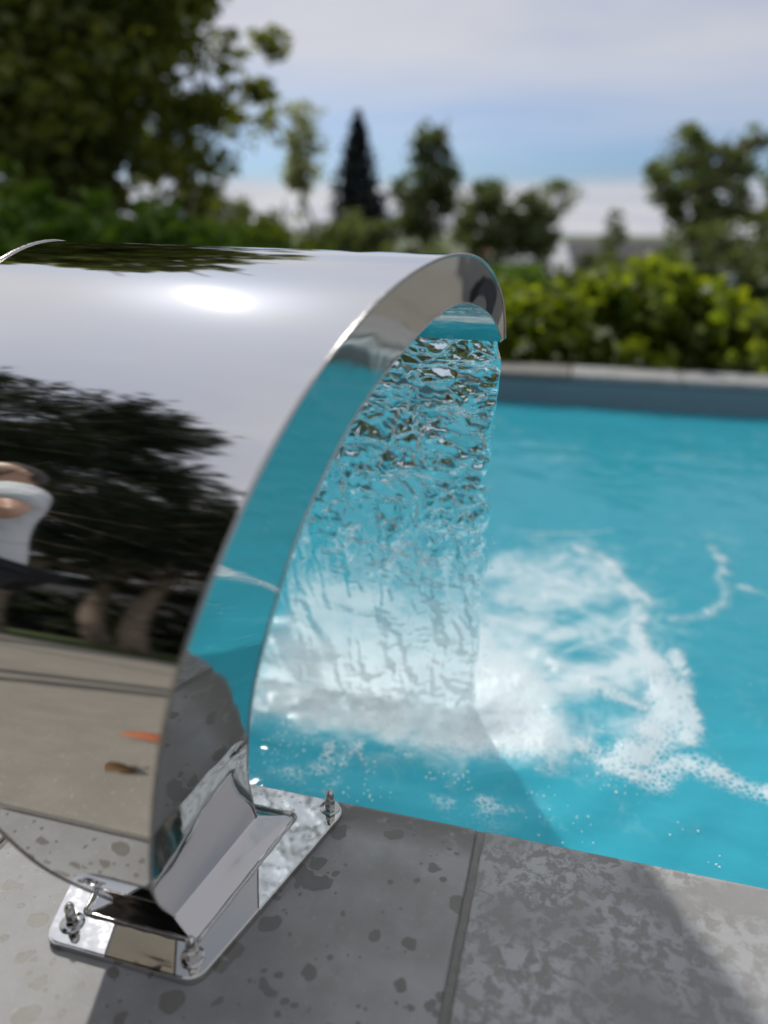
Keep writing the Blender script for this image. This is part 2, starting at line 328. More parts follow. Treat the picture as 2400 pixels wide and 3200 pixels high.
def thing(name, label, cat, loc=(0, 0, 0), group=None, rz=0.0):
    o = bpy.data.objects.new(name, None); o.empty_display_size = 0.1
    link(o, None, label=label, category=cat, group=group); o.location = loc; o.rotation_euler = (0, 0, rz); return o
def box_bm(x0, x1, y0, y1, z0, z1, bev=0.0, seg=1):
    bm = bmesh.new(); bmesh.ops.create_cube(bm, size=1.0)
    for v in bm.verts:
        v.co = Vector(((x0 + x1) / 2 + v.co.x * (x1 - x0), (y0 + y1) / 2 + v.co.y * (y1 - y0), (z0 + z1) / 2 + v.co.z * (z1 - z0)))
    if bev: bmesh.ops.bevel(bm, geom=bm.edges[:], offset=bev, segments=seg, affect='EDGES', profile=0.6)
    return bm
def grid_faces(nr, nc, wrap=False):
    r = np.arange(nr - 1)[:, None]; cN = nc if wrap else nc - 1; c = np.arange(cN)[None, :]
    a = r * nc + c; b = r * nc + (c + 1) % nc; d = (r + 1) * nc + c; e = (r + 1) * nc + (c + 1) % nc
    return np.stack([a, b, e, d], -1).reshape(-1, 4)
def spl(P, n):
    P = np.asarray(P, float); d = np.r_[0, np.cumsum(np.linalg.norm(np.diff(P[:, :2], axis=0), axis=1))]; k = len(d)
    h = np.diff(d); A = np.eye(k); B = np.zeros((k, P.shape[1]))
    for i in range(1, k - 1):
        A[i, i - 1], A[i, i], A[i, i + 1] = h[i - 1], 2 * (h[i - 1] + h[i]), h[i]
        B[i] = 6 * ((P[i + 1] - P[i]) / h[i] - (P[i] - P[i - 1]) / h[i - 1])
    Q = np.linalg.solve(A, B); t = np.linspace(0, d[-1], n); i = np.clip(np.searchsorted(d, t) - 1, 0, k - 2)
    a = (d[i + 1] - t)[:, None]; b = (t - d[i])[:, None]; hh = h[i][:, None]
    return Q[i] * a**3 / (6 * hh) + Q[i + 1] * b**3 / (6 * hh) + (P[i] / hh - Q[i] * hh / 6) * a + (P[i + 1] / hh - Q[i + 1] * hh / 6) * b
def tube(path, rad, n=8, caps=True):
    P = np.asarray(path, float); rad = np.broadcast_to(np.asarray(rad, float), (len(P),))
    T = np.gradient(P, axis=0); T /= np.linalg.norm(T, axis=1)[:, None] + 1e-12
    ref = np.array([0.31, 0.17, 0.93]) if abs(T[0] @ np.array([0.31, 0.17, 0.93])) < 0.9 else np.array([1.0, 0.1, 0])
    vs = []; u = None
    for p, t, r in zip(P, T, rad):
        u = (ref - t * (ref @ t)) if u is None else (u - t * (u @ t)); u = u / np.linalg.norm(u); w = np.cross(t, u)
        a = np.linspace(0, 2 * np.pi, n, endpoint=False)
        vs.append(p + r * (np.cos(a)[:, None] * u + np.sin(a)[:, None] * w))
    V = np.concatenate(vs); F = grid_faces(len(P), n, True)
    if caps:
        V = np.r_[V, P[:1], P[-1:]]; b = len(P) * n; k = np.arange(n); j = (k + 1) % n
        F = np.r_[F, np.stack([np.full(n, b), j, k, k], -1), np.stack([np.full(n, b + 1), (len(P) - 1) * n + k, (len(P) - 1) * n + j, (len(P) - 1) * n + j], -1)]
    return V, F
def tubes(name, parts, mat, parent=None, smooth=True, **props):
    bm_v, bm_f, off = [], [], 0
    for V, F in parts: bm_v.append(V); bm_f.append(F + off); off += len(V)
    V = np.concatenate(bm_v); F = np.concatenate(bm_f)
    me = bpy.data.meshes.new(name)
    me.from_pydata(V.tolist(), [], [tuple(q[:3]) if q[2] == q[3] else tuple(q) for q in F.tolist()]); me.update()
    if smooth: me.polygons.foreach_set('use_smooth', [True] * len(me.polygons))
    me.materials.append(MATS[mat]); return link(bpy.data.objects.new(name, me), parent, **props)
def vnoise(x, y, seed=0):
    """smooth value noise on arrays"""
    r = np.random.default_rng(seed).random((256, 256)); xi = np.floor(x).astype(int); yi = np.floor(y).astype(int)
    fx = x - xi; fy = y - yi; fx = fx * fx * fx * (fx * (fx * 6 - 15) + 10); fy = fy * fy * fy * (fy * (fy * 6 - 15) + 10)
    g = lambda a, b: r[a % 256, b % 256]
    return ((g(xi, yi) * (1 - fx) + g(xi + 1, yi) * fx) * (1 - fy) + (g(xi, yi + 1) * (1 - fx) + g(xi + 1, yi + 1) * fx) * fy) * 2 - 1
def fbm(x, y, seed=0, oct=4, gain=0.5):
    s = 0; a = 1.0; t = 0
    for i in range(oct):
        s = s + a * vnoise(x * 2**i + 17.3 * i, y * 2**i + 5.1 * i, seed + i); t += a; a *= gain
    return s / t
def sst(v, a, b):
    t = np.clip((v - a) / (b - a), 0, 1); return t * t * (3 - 2 * t)

# ------------------------------------------------------------------ ground, terrace, pool
PX0, PX1, PY0, PY1 = -3.2, 1.80, 0.79, 4.27     # water's edge (inner faces of the coping)
WL = -0.17                                     # water level
def terr(x, y):
    z = -0.045 - 0.085 * np.maximum(y - 4.9, 0) * (y < 200) - (y >= 200) * 16.6
    z = np.maximum(z, -5.0)
    z = z + 0.20 * sst(-y, 4.6, 8.0)
    return z
gx = np.unique(np.r_[np.linspace(-900, -20, 12), np.linspace(-20, 20, 41), np.linspace(20, 900, 12), PX0 - 0.1, PX1 + 0.1])
gy = np.unique(np.r_[np.linspace(-500, -12, 8), np.linspace(-12, 40, 53), np.linspace(40, 1400, 16), PY0 - 0.1, PY1 + 0.1])
X, Y = np.meshgrid(gx, gy); Z = terr(X, Y) + 0.02 * fbm(X * .5, Y * .5, 3) * (np.abs(Y - 1) > 6)
F = grid_faces(len(gy), len(gx)); cxm = X.ravel()[F].mean(1); cym = Y.ravel()[F].mean(1)
F = F[~((cxm > PX0 - 0.1) & (cxm < PX1 + 0.1) & (cym > PY0 - 0.1) & (cym < PY1 + 0.1))]
mesh_np('ground', np.c_[X.ravel(), Y.ravel(), Z.ravel()], F, 'lawn', kind='structure')
# terrace bed and its slabs
bm = box_bm(-4.45, 5.8, -4.5, 0.378, -0.30, -0.008)
terrace = mesh_bm('terrace', bm, 'grout', kind='structure')
def shared_tile(name, lx, ly, h, bev, mat):
    bm = box_bm(0, lx, 0, ly, -h, 0, bev, 2); me = bpy.data.meshes.new(name); bm.to_mesh(me); bm.free(); me.materials.append(MATS[mat]); return me
sl = shared_tile('slab', 1.192, 0.762, 0.03, 0.0018, 'paving_stone'); sl2 = shared_tile('slab', 1.192, 0.838, 0.03, 0.002, 'paving_stone')
for j in range(3):
    for i in range(10):
        o = link(bpy.data.objects.new('slab', sl), terrace); o.location = (-6.03 + i * 1.196 - (j % 2) * 0.35, 0.376 - 0.766 * (j + 1), 0.0)
for j in range(3):
    for i in range(10):
        o = link(bpy.data.objects.new('slab', sl2), terrace); o.location = (-6.6 + i * 1.196 + (j % 2) * 0.3, -2.03 - 0.842 * (j + 1) + 0.024, 0.0)
dr = mesh_bm('drain_channel', box_bm(-4.4, 5.7, -2.0045, -1.9235, -0.03, -0.002), 'drain_iron', terrace)
# paved yard past the right-hand end of the pool
yard = mesh_bm('yard', box_bm(2.212, 9.0, 0.384, 9.0, -0.9, -0.008), 'grout', kind='structure')
for j in range(11):
    for i in range(5):
        o = link(bpy.data.objects.new('slab', sl), yard); o.location = (2.215 + i * 1.196, 0.40 + 0.766 * j, 0.0)
# the coping: one piece per stone, round nose over the water
def coping_mesh(length, depth, lip=0.03):
    prof = [(0, -0.04), (depth + lip, -0.04)]
    r = 0.013
    for a in np.linspace(-90, 90, 9):
        prof.append((depth + lip - r + r * math.cos(R(a)) * 1.0, -0.02 - 0.02 * -math.sin(R(a)) * 1.0))
    prof.append((0.002, 0.0)); prof.append((0.0, -0.002))
    prof = prof[:1] + prof[2:]
    bm = bmesh.new(); xs = [0, 0.002, length - 0.002, length]; rows = []
    for i, x in enumerate(xs):
        sh = 0.002 if i in (0, 3) else 0.0
        rows.append([bm.verts.new((x, y - (sh if y > depth else 0), z - (sh if z > -0.01 else 0))) for y, z in prof])
    n = len(prof)
    for a, b in zip(rows[:-1], rows[1:]):
        for k in range(n): bm.faces.new((a[k], b[k], b[(k + 1) % n], a[(k + 1) % n]))
    bm.faces.new(rows[0]); bm.faces.new(list(reversed(rows[-1])))
    bmesh.ops.recalc_face_normals(bm, faces=bm.faces[:])
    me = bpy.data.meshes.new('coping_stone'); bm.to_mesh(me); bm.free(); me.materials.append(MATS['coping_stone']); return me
basin = bmesh.new()
def quad(bm, *p): bm.faces.new([bm.verts.new(q) for q in p])
coping = mesh_bm('pool_coping', box_bm(PX0 - 0.40, PX1 + 0.40, PY0 - 0.40, PY0 - 0.002, -0.08, -0.041), 'grout', kind='structure')
for nm, b in (('coping_bed', (PX0 - 0.40, PX1 + 0.40, PY1 + 0.002, PY1 + 0.33)), ('coping_bed', (PX0 - 0.40, PX0 - 0.002, PY0, PY1)), ('coping_bed', (PX1 + 0.002, PX1 + 0.40, PY0, PY1))):
    mesh_bm(nm, box_bm(*b, -0.08, -0.041), 'grout', coping)
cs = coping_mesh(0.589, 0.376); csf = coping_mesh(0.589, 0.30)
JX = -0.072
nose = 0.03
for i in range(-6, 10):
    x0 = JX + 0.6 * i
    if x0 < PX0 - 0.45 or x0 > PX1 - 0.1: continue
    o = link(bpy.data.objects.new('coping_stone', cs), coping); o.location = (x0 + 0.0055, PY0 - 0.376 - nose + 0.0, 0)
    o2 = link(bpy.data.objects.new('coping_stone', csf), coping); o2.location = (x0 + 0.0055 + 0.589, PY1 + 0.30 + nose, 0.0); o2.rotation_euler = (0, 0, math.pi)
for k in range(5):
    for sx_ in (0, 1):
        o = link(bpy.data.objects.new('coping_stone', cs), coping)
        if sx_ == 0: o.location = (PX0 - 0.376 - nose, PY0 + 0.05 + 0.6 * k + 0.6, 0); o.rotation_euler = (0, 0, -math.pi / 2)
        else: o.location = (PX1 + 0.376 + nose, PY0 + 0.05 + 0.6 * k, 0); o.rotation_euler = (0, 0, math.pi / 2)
# joint filler just under the stones' tops
fb = bmesh.new()
for i in range(-6, 10):
    x0 = JX + 0.6 * i
    if PX0 - 0.4 < x0 < PX1:
        t = box_bm(x0 - 0.0054, x0 + 0.0054, PY0 - 0.37, PY0 - 0.007, -0.03, -0.0045); me = bpy.data.meshes.new('t'); t.to_mesh(me); t.free(); fb.from_mesh(me); bpy.data.meshes.remove(me)
mesh_bm('joint', fb, 'grout', coping)
mesh_bm('joint', box_bm(PX0 - 0.4, PX1 + 0.38, 0.3765, 0.3842, -0.03, -0.007), 'grout', coping)
# basin
D = -1.35
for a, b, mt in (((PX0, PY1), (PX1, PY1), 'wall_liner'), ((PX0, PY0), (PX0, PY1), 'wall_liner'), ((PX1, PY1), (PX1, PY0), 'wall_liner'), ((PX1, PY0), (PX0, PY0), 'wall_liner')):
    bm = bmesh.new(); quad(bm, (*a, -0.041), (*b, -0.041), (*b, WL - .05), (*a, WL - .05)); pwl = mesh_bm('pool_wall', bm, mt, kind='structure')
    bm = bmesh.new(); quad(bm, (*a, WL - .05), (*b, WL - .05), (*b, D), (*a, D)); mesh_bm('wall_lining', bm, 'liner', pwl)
bm = bmesh.new(); quad(bm, (PX0, PY0, D), (PX1, PY0, D), (PX1, PY1, D), (PX0, PY1, D)); mesh_bm('pool_floor', bm, 'liner', kind='structure')

# skimmer mouth in the end wall
sk = thing('pool_skimmer', 'white plastic skimmer mouth set into the end wall of the pool', 'skimmer', (PX1, 3.30, -0.13))
for nm, b in (('frame', (-.018, -.001, -.16, .16, .055, .08)), ('frame', (-.018, -.001, -.16, .16, -.09, -.065)), ('frame', (-.018, -.001, -.16, -.13, -.0645, .0545)), ('frame', (-.018, -.001, .13, .16, -.0645, .0545))):
    mesh_bm(nm, box_bm(*b, .003), 'plastic_white', sk)
mesh_bm('flap', box_bm(-.012, -.004, -.125, .125, -.05, .02, .002), 'frame_grey', sk)

# ------------------------------------------------------------------ the waterfall fountain
U0 = -0.4236
OUT = [(.534,.026,.039),(.497,.085,.051),(.468,.140,.066),(.447,.20,.083),(.431,.259,.101),(.421,.308,.115),(.416,.352,.127),(.416,.393,.138),(.423,.437,.150),(.438,.479,.162),(.462,.519,.173),(.502,.567,.185),(.561,.616,.199),(.640,.662,.216),(.715,.694,.233),(.800,.717,.252),(.880,.726,.270),(.945,.721,.286),(.992,.701,.300),(1.016,.665,.312),(1.021,.617,.317)]
INN = [(.700,.026,.065),(.672,.086,.074),(.634,.154,.091),(.592,.226,.115),(.558,.308,.139),(.541,.382,.162),(.546,.443,.179),(.574,.493,.190),(.617,.540,.202),(.670,.582,.215),(.728,.616,.230),(.785,.643,.245),(.825,.657,.255),(.868,.667,.265),(.905,.671,.275),(.938,.667,.286),(.966,.656,.298),(.988,.640,.307),(1.004,.622,.312),(1.010,.614,.313)]
def lean(P):
    """the head leans a little: its left end stands higher"""
    P = np.array(P, float); k = sst(P[..., 2], 0.30, 0.66)
    P[..., 2] += k * (0.003 - (P[..., 0] - U0) * 0.018); return P
FT = thing('waterfall_fountain', 'tall polished stainless steel cobra-head waterfall spout bolted to the pool coping', 'fountain', (U0, 0.62, 0.0))
def fpart(name, v, f, mat, parent=FT, smooth=True, off=True, **p):
    v = np.asarray(v, float).reshape(-1, 3).copy()
    if off: v = v - np.array([U0, 0.62, 0.0])
    return mesh_np(name, v, f, mat, parent, smooth, **p)
NS, NA = 260, 13
o_ = spl(OUT, NS); i_ = spl(INN, NS)
def sheet(prof, flip):
    a = np.linspace(-1, 1, NA)
    P = np.stack([U0 + prof[:, None, 2] * a, np.repeat(prof[:, :1], NA, 1), np.repeat(prof[:, 1:2], NA, 1)], -1)
    f = grid_faces(NS, NA); return lean(P), (f[:, ::-1] if flip else f)
P, f = sheet(o_, False); fpart('outer_shell', P, f, 'steel')
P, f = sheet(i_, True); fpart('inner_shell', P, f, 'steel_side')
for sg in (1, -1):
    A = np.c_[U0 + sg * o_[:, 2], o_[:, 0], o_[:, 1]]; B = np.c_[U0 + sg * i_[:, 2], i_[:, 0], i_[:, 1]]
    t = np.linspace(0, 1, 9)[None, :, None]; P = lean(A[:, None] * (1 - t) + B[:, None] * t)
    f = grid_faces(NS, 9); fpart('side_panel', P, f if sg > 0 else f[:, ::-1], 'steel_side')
    V, F = tube(lean(A), 0.0019, 8); V = V - np.array([U0, .62, 0]); tubes('edge_bead', [(V, F)], 'steel_brushed', FT)
    V, F = tube(lean(B), 0.0012, 6); V = V - np.array([U0, .62, 0]); tubes('edge_seam', [(V, F)], 'steel_brushed', FT)
# base plate: trapezoid with round corners
def round_poly(c, r, n=7):
    c = [Vector(p) for p in c]; out = []
    for k in range(len(c)):
        p, a, b = c[k], c[k - 1], c[(k + 1) % len(c)]
        da, db = (a - p).normalized(), (b - p).normalized(); ang = da.angle(db) / 2; d = r / math.tan(ang)
        cen = p + (da + db).normalized() * (r / math.sin(ang)); s, e = p + da * d - cen, p + db * d - cen
        for j in range(n):
            out.append(cen + s.normalized().slerp(e.normalized(), j / (n - 1)) * r)
    return out
def slab_bm(pts, z0, z1, bev=0.0015):
    bm = bmesh.new(); fce = bm.faces.new([bm.verts.new((p.x, p.y, z0)) for p in pts])
    r = bmesh.ops.extrude_face_region(bm, geom=[fce]); vs = [g for g in r['geom'] if isinstance(g, bmesh.types.BMVert)]
    bmesh.ops.translate(bm, verts=vs, vec=(0, 0, z1 - z0)); bmesh.ops.recalc_face_normals(bm, faces=bm.faces[:])
    ed = [e for e in bm.edges if all(v.co.z > z1 - 1e-6 for v in e.verts)]
    bmesh.ops.bevel(bm, geom=ed, offset=bev, segments=2, affect='EDGES'); return bm
PZ = 0.010
pl = round_poly([(-.094, -.139, 0), (.094, -.139, 0), (.172, .151, 0), (-.172, .151, 0)], 0.022)
mesh_bm('base_plate', slab_bm(pl, 0.0015, PZ), 'steel_plate', FT)
# skirt between the plate and the body
tb = [(-.039, .534 - .62), (.039, .534 - .62), (.065, .70 - .62), (-.065, .70 - .62)]
bb = [(-.072, .522 - .62), (.072, .522 - .62), (.1096, .731 - .62), (-.1096, .731 - .62)]
lev = []
for t, z in ((0, PZ - 0.002), (0.25, PZ + 0.003), (0.6, PZ + 0.0085), (1.0, 0.0265)):
    c = [(b[0] + (a[0] - b[0]) * t, b[1] + (a[1] - b[1]) * t, 0) for a, b in zip(tb, bb)]
    lev.append([(p.x, p.y, z) for p in round_poly(c, 0.006, 5)])
V = np.array(lev).reshape(-1, 3); mesh_np('skirt', V, grid_faces(4, 20, True), 'steel_skirt', FT)
wl = np.array([(p.x, p.y, PZ + 0.0008) for p in round_poly([(*q, 0) for q in bb], 0.007, 5)])
wl = np.concatenate([np.linspace(a, b, 14, endpoint=False) for a, b in zip(wl, np.roll(wl, -1, 0))]); wl = np.r_[wl, wl[:1]]
tubes('weld_bead', [tube(wl, 0.0024 + 0.0006 * np.sin(np.arange(len(wl)) * 1.9), 6, False)], 'steel_weld', FT)
# anchor bolts: washer, hex nut, domed cap nut
def lathe_bm(prof, n=24):
    bm = bmesh.new(); rows = []
    for r, z in prof:
        rows.append([bm.verts.new((r * math.cos(2 * math.pi * k / n), r * math.sin(2 * math.pi * k / n), z)) for k in range(n)])
    for a, b in zip(rows[:-1], rows[1:]):
        for k in range(n): bm.faces.new((a[k], a[(k + 1) % n], b[(k + 1) % n], b[k]))
    bm.faces.new(list(reversed(rows[0]))); bm.faces.new(rows[-1]); return bm
def hexnut_bm(z0, z1, af=0.013):
    c = af / math.sqrt(3); pts = [Vector((c * math.cos(R(60 * k + 10)), c * math.sin(R(60 * k + 10)), 0)) for k in range(6)]
    bm = slab_bm(pts, z0, z1, 0.0009); return bm
bolt = None
for bx, by in ((.0765, .505), (-.0765, .507), (.1475, .756), (-.1475, .756)):
    if bolt is None:
        b = link(bpy.data.objects.new('anchor_bolt', None), FT); b.empty_display_size = .02
        kids = [mesh_bm('washer', lathe_bm([(.0045, 0), (.0135, 0), (.0138, .0012), (.0128, .0021), (.0045, .0021)], 32), 'bolt_steel', b, True),
                mesh_bm('nut', hexnut_bm(.0022, .0090), 'bolt_steel', b), mesh_bm('thread', lathe_bm([(.0038, .0), (.0038, .014)], 14), 'bolt_steel', b, True),
                mesh_bm('cap_nut', hexnut_bm(.0108, .0168), 'bolt_steel', b),
                mesh_bm('dome', lathe_bm([(.0058, .0166), (.0060, .0185), (.0058, .0225), (.0051, .0262), (.0036, .0288), (.0016, .0299), (.0003, .0301)], 20), 'bolt_steel', b, True)]
        bolt = b
    else:
        b = bolt.copy(); COL.objects.link(b); b.parent = FT
        for kd in kids: c = kd.copy(); COL.objects.link(c); c.parent = b
    b.location = (bx, by - .62, PZ - 0.0001); b.rotation_euler = (0, 0, random.uniform(0, 1))

# ------------------------------------------------------------------ the falling sheet of water
NA2, NT = 330, 430
a = np.linspace(0, 1, NA2)[None, :]; t = np.linspace(0, 1, NT)[:, None]
TT = 0.328; tau = t * TT
zc_ = 0.624 - 0.80 * tau - 4.9 * tau**2; yc_ = 1.0155 + 0.74 * tau
s_len = (0.8 * tau + 4.9 * tau**2) + 0 * a              # distance fallen
Wd = 0.618 - 0.03 * sst(t, 0, 0.6) - 0.035 * sst(t, 0.55, 1.0)
xn = (a - 0.5) * Wd
edge = np.minimum(a, 1 - a) * Wd
env = sst(s_len, 0.0, 0.022)
xs_ = xn + 0 * t
wob = 0.010 * fbm(s_len * 16, xs_ * 2 + 3, 11, 3) * sst(0.10 - edge, 0.0, 0.1) * env
def ripple(sd_):
    warp = 0.02 * fbm(xs_ * 14, s_len * 10, sd_ + 50, 3)
    h = 1.15 * fbm(xs_ * 19, (s_len + warp) * 54, sd_, 3, 0.5) * (1 - 0.75 * sst(s_len, 0.10, 0.45))       # ridges lying across, near the lip
    h += 0.95 * fbm((xs_ + warp) * 40, s_len * 34, sd_ + 7, 3, 0.5) * sst(s_len, 0.01, 0.12) * (1 - 0.8 * sst(s_len, 0.28, 0.6))   # choppy cells
    h += 1.00 * fbm((xs_ + 0.9 * warp) * 34, (s_len + .5 * warp) * 7.5, sd_ + 13, 3, 0.5) * sst(s_len, 0.05, 0.4)   # cords running down
    h += 0.9 * np.maximum(0, fbm((xs_ + warp) * 24, s_len * 9, sd_ + 23, 2)) * sst(xs_, 0.02, 0.2) * sst(s_len, 0.03, 0.15)          # heavier cords by the right edge
    return h
hf = ripple(21); hb = ripple(91)
amp = (0.0105 + 0.0035 * sst(a, 0.45, 0.8)) * env * (1 - 0.45 * sst(s_len, 0.30, 0.75))
thk = 0.0066 * (1 - 0.45 * sst(s_len, 0.05, 0.6)) * (1 + 0.9 * np.exp(-(edge / 0.016)**2))
thk = thk * np.sqrt(np.clip(edge / 0.006, 0.02, 1))
cord = np.maximum(0, fbm(xs_ * 22 + 0.35 * fbm(s_len * 5, xs_ * 5, 5, 2), s_len * 2.2, 33, 3))
thk = thk * (1 + 1.6 * cord * sst(s_len, 0.2, 0.6))
smk = sst(fbm(xs_ * 15 + 0.5 * fbm(s_len * 6, xs_ * 6, 15, 2), s_len * 2.6, 133, 3) + .35 * sst(xs_, .16, .28), -0.02, 0.26); kk = sst(s_len, 0.34, 0.62)
amp = amp * ((1 - kk) + kk * (0.12 + 0.95 * smk)); thk = thk * ((1 - kk) + kk * (0.10 + 1.5 * smk))
swing = 0.010 * fbm(xs_ * 7, s_len * 5.5, 77, 3) * sst(s_len, 0.03, 0.4)
slope = np.sqrt(0.74**2 + (0.8 + 9.8 * tau)**2); ny, nz_ = (0.8 + 9.8 * tau) / slope, 0.74 / slope
tap = np.clip(edge / 0.008, 0, 1)
df_ = swing + thk / 2 + amp * hf * tap; db_ = swing - np.maximum(thk / 2 - amp * hb * tap, -thk / 2 - amp * hf * tap + 0.0007)
def wpts(d):
    P = np.stack([U0 + xs_ + wob, yc_ + 0 * a + d * ny, zc_ + 0 * a + d * nz_], -1)
    k = (1 - sst(s_len, 0.0, 0.5)); P[..., 2] += k * (0.003 - xs_ * 0.018); return P
Pf, Pb = wpts(df_), wpts(db_)
V = np.r_[Pf.reshape(-1, 3), Pb.reshape(-1, 3)]; g = grid_faces(NT, NA2); n0 = NT * NA2
top = np.arange(NA2 - 1); bot = (NT - 1) * NA2 + top; le = np.arange(NT - 1) * NA2; ri = le + NA2 - 1
F = np.r_[g[:, ::-1], g + n0,
          np.stack([top, top + 1, top + 1 + n0, top + n0], -1), np.stack([bot + 1, bot, bot + n0, bot + 1 + n0], -1),
          np.stack([le + NA2, le, le + n0, le + NA2 + n0], -1), np.stack([ri, ri + NA2, ri + NA2 + n0, ri + n0], -1)]
wf = mesh_np('water_sheet', V, F, 'clear_water', None, True, label='clear rippling sheet of water falling from the steel spout', category='waterfall')

# ------------------------------------------------------------------ pool surface with waves and foam
wx = np.unique(np.round(np.r_[np.linspace(PX0 + .001, -1.1, 90), np.arange(-1.1, 1.25, 0.0062), np.linspace(1.25, PX1 - .001, 40)], 5))
wy = np.unique(np.round(np.r_[np.arange(PY0 + .001, 2.45, 0.0062), np.linspace(2.45, PY1 - .001, 120)], 5))
X, Y = np.meshgrid(wx, wy)
dx = np.maximum(np.abs(X - U0) - 0.27, 0); dl = np.hypot(dx, Y - 1.27)               # distance from the line of impact
act = np.exp(-dl / 0.55)
z = 0.0045 * fbm(X * 5, Y * 9, 101, 4) * sst(Y, 1.8, 2.6) + 0.0030 * fbm(X * 4, Y * 5, 1, 4) + 0.0022 * fbm(X * 14, Y * 18, 5, 3) + 0.003 * fbm(X * 1.3, Y * 1.8, 9, 2)
z += 0.006 * np.sin(dl * 48 + 2.2 * fbm(X * 3, Y * 3, 19, 3)) * np.exp(-dl / 0.45) * sst(dl, 0.03, 0.2)
z += 0.009 * fbm(X * 12, Y * 12, 23, 3) * np.exp(-(dl / 0.20)**2)
# milk: air whipped under the surface in front of the fall, plus painted highlight streaks on the far water; foam: lace of bubbles drifting on top
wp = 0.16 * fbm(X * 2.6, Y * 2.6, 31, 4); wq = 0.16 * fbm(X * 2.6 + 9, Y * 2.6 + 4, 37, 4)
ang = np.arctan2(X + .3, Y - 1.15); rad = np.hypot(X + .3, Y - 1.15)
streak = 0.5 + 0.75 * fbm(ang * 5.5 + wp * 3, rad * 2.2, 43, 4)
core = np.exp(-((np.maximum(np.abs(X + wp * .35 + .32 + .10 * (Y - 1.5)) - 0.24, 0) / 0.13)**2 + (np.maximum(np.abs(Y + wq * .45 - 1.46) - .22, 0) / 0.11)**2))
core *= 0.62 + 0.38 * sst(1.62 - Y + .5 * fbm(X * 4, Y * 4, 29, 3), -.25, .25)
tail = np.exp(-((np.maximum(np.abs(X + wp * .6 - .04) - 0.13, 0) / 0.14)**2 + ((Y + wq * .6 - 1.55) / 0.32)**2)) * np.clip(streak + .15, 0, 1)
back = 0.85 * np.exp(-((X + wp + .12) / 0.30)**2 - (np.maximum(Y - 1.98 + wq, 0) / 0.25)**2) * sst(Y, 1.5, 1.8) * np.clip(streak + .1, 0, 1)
milk_glint = np.clip(np.maximum.reduce([core * (0.80 + .30 * streak), tail * .95, back, 0.24 * np.clip(fbm(X * 1.8 + wp, Y * 7.0, 59, 5, .6) * 1.8 + .12, 0, 1) * sst(Y, 1.9, 2.8) * (1 - sst(Y, 3.7, 4.2))]), 0, 1)
def trail(pts, w, k):
    s = np.zeros_like(X); Q = spl(np.array(pts, float), 50)
    for q in Q: s = np.maximum(s, np.exp(-(np.hypot(X + wp * .30 - q[0], Y + wq * .30 - q[1]) / w)**2))
    return k * s
tr_ = np.maximum.reduce([trail([(.02, 2.18), (.11, 2.11), (.16, 1.98), (.22, 1.87)], .030, .62), trail([(.14, 1.93), (.20, 1.79), (.21, 1.64), (.24, 1.56)], .030, .70), trail([(.24, 1.56), (.25, 1.42), (.20, 1.28), (.16, 1.22)], .050, .80),
                         trail([(.43, 2.32), (.45, 1.97), (.36, 1.81), (.29, 1.79)], .028, .50), trail([(.08, 1.24), (.13, 1.20), (.20, 1.18), (.27, 1.24), (.32, 1.23), (.42, 1.20), (.55, 1.21)], .034, .78), trail([(.29, 1.62), (.30, 1.48), (.27, 1.32)], .030, .62),
                         trail([(-.02, 1.52), (.08, 1.44), (.20, 1.40)], .035, .55), trail([(.50, 2.02), (.60, 1.97), (.7, 1.98)], .026, .45), trail([(-.20, 2.28), (-.04, 2.30), (.1, 2.35)], .03, .35)])
patch = 0.58 * np.clip(fbm(X * 13, Y * 13, 53, 4) * 1.8 - .05, 0, 1) * np.exp(-(np.maximum(np.hypot(np.maximum(np.abs(X + .35) - .30, 0), Y - 1.18) - .05, 0) / .17)**2)
foam = np.clip(np.maximum.reduce([tr_ * (0.9 + .5 * fbm(X * 22, Y * 22, 71, 2)), patch, .55 * core * np.clip(fbm(X * 9, Y * 9, 61, 3) + .6, 0, 1)]), 0, 1)
z += 0.016 * np.exp(-(dl / 0.06)**2) * (0.7 + 0.7 * fbm(X * 14, Y * 14, 87, 3)) + 0.005 * np.exp(-(dl / 0.12)**2) * fbm(X * 26, Y * 26, 88, 3)
z += 0.003 * foam
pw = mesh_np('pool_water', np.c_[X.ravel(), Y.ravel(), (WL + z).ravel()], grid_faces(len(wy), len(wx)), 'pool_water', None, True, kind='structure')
for an, av in (('foam', foam), ('milk_glint', milk_glint)):
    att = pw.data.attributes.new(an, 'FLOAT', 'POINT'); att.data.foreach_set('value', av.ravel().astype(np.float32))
# bubbles and droplets: real little domes, far too many to count
def domes(cx_, cy_, cz_, r_, squash=0.7, n=6):
    ang = np.linspace(0, 2 * np.pi, n, endpoint=False); base = []
    for h, rr in ((0.0, 1.0), (0.55, 0.83), (0.92, 0.40)): base.append(np.c_[rr * np.cos(ang), rr * np.sin(ang), np.full(n, h * squash)])
    tpl = np.r_[np.concatenate(base), [[0, 0, squash]]]; tf = [tuple(q) for q in grid_faces(3, n, True)]
    T = np.array([(q[0], q[1], q[2]) for q in tf] + [(q[0], q[2], q[3]) for q in tf] + [(2 * n + k, 2 * n + (k + 1) % n, 3 * n) for k in range(n)])
    P = np.stack([cx_, cy_, cz_], -1)[:, None] + tpl[None] * r_[:, None, None]
    Fx = T[None] + (np.arange(len(r_)) * len(tpl))[:, None, None]
    return P.reshape(-1, 3), Fx.reshape(-1, 3)
def zat(px, py):
    ii = np.clip(np.searchsorted(wx, px), 0, len(wx) - 1); jj = np.clip(np.searchsorted(wy, py), 0, len(wy) - 1); return WL + z[jj, ii], foam[jj, ii]
nb_ = 46000; bx = rng.uniform(-1.1, 1.2, nb_); by = rng.uniform(PY0 + .01, 2.0, nb_); bz, bf = zat(bx, by)
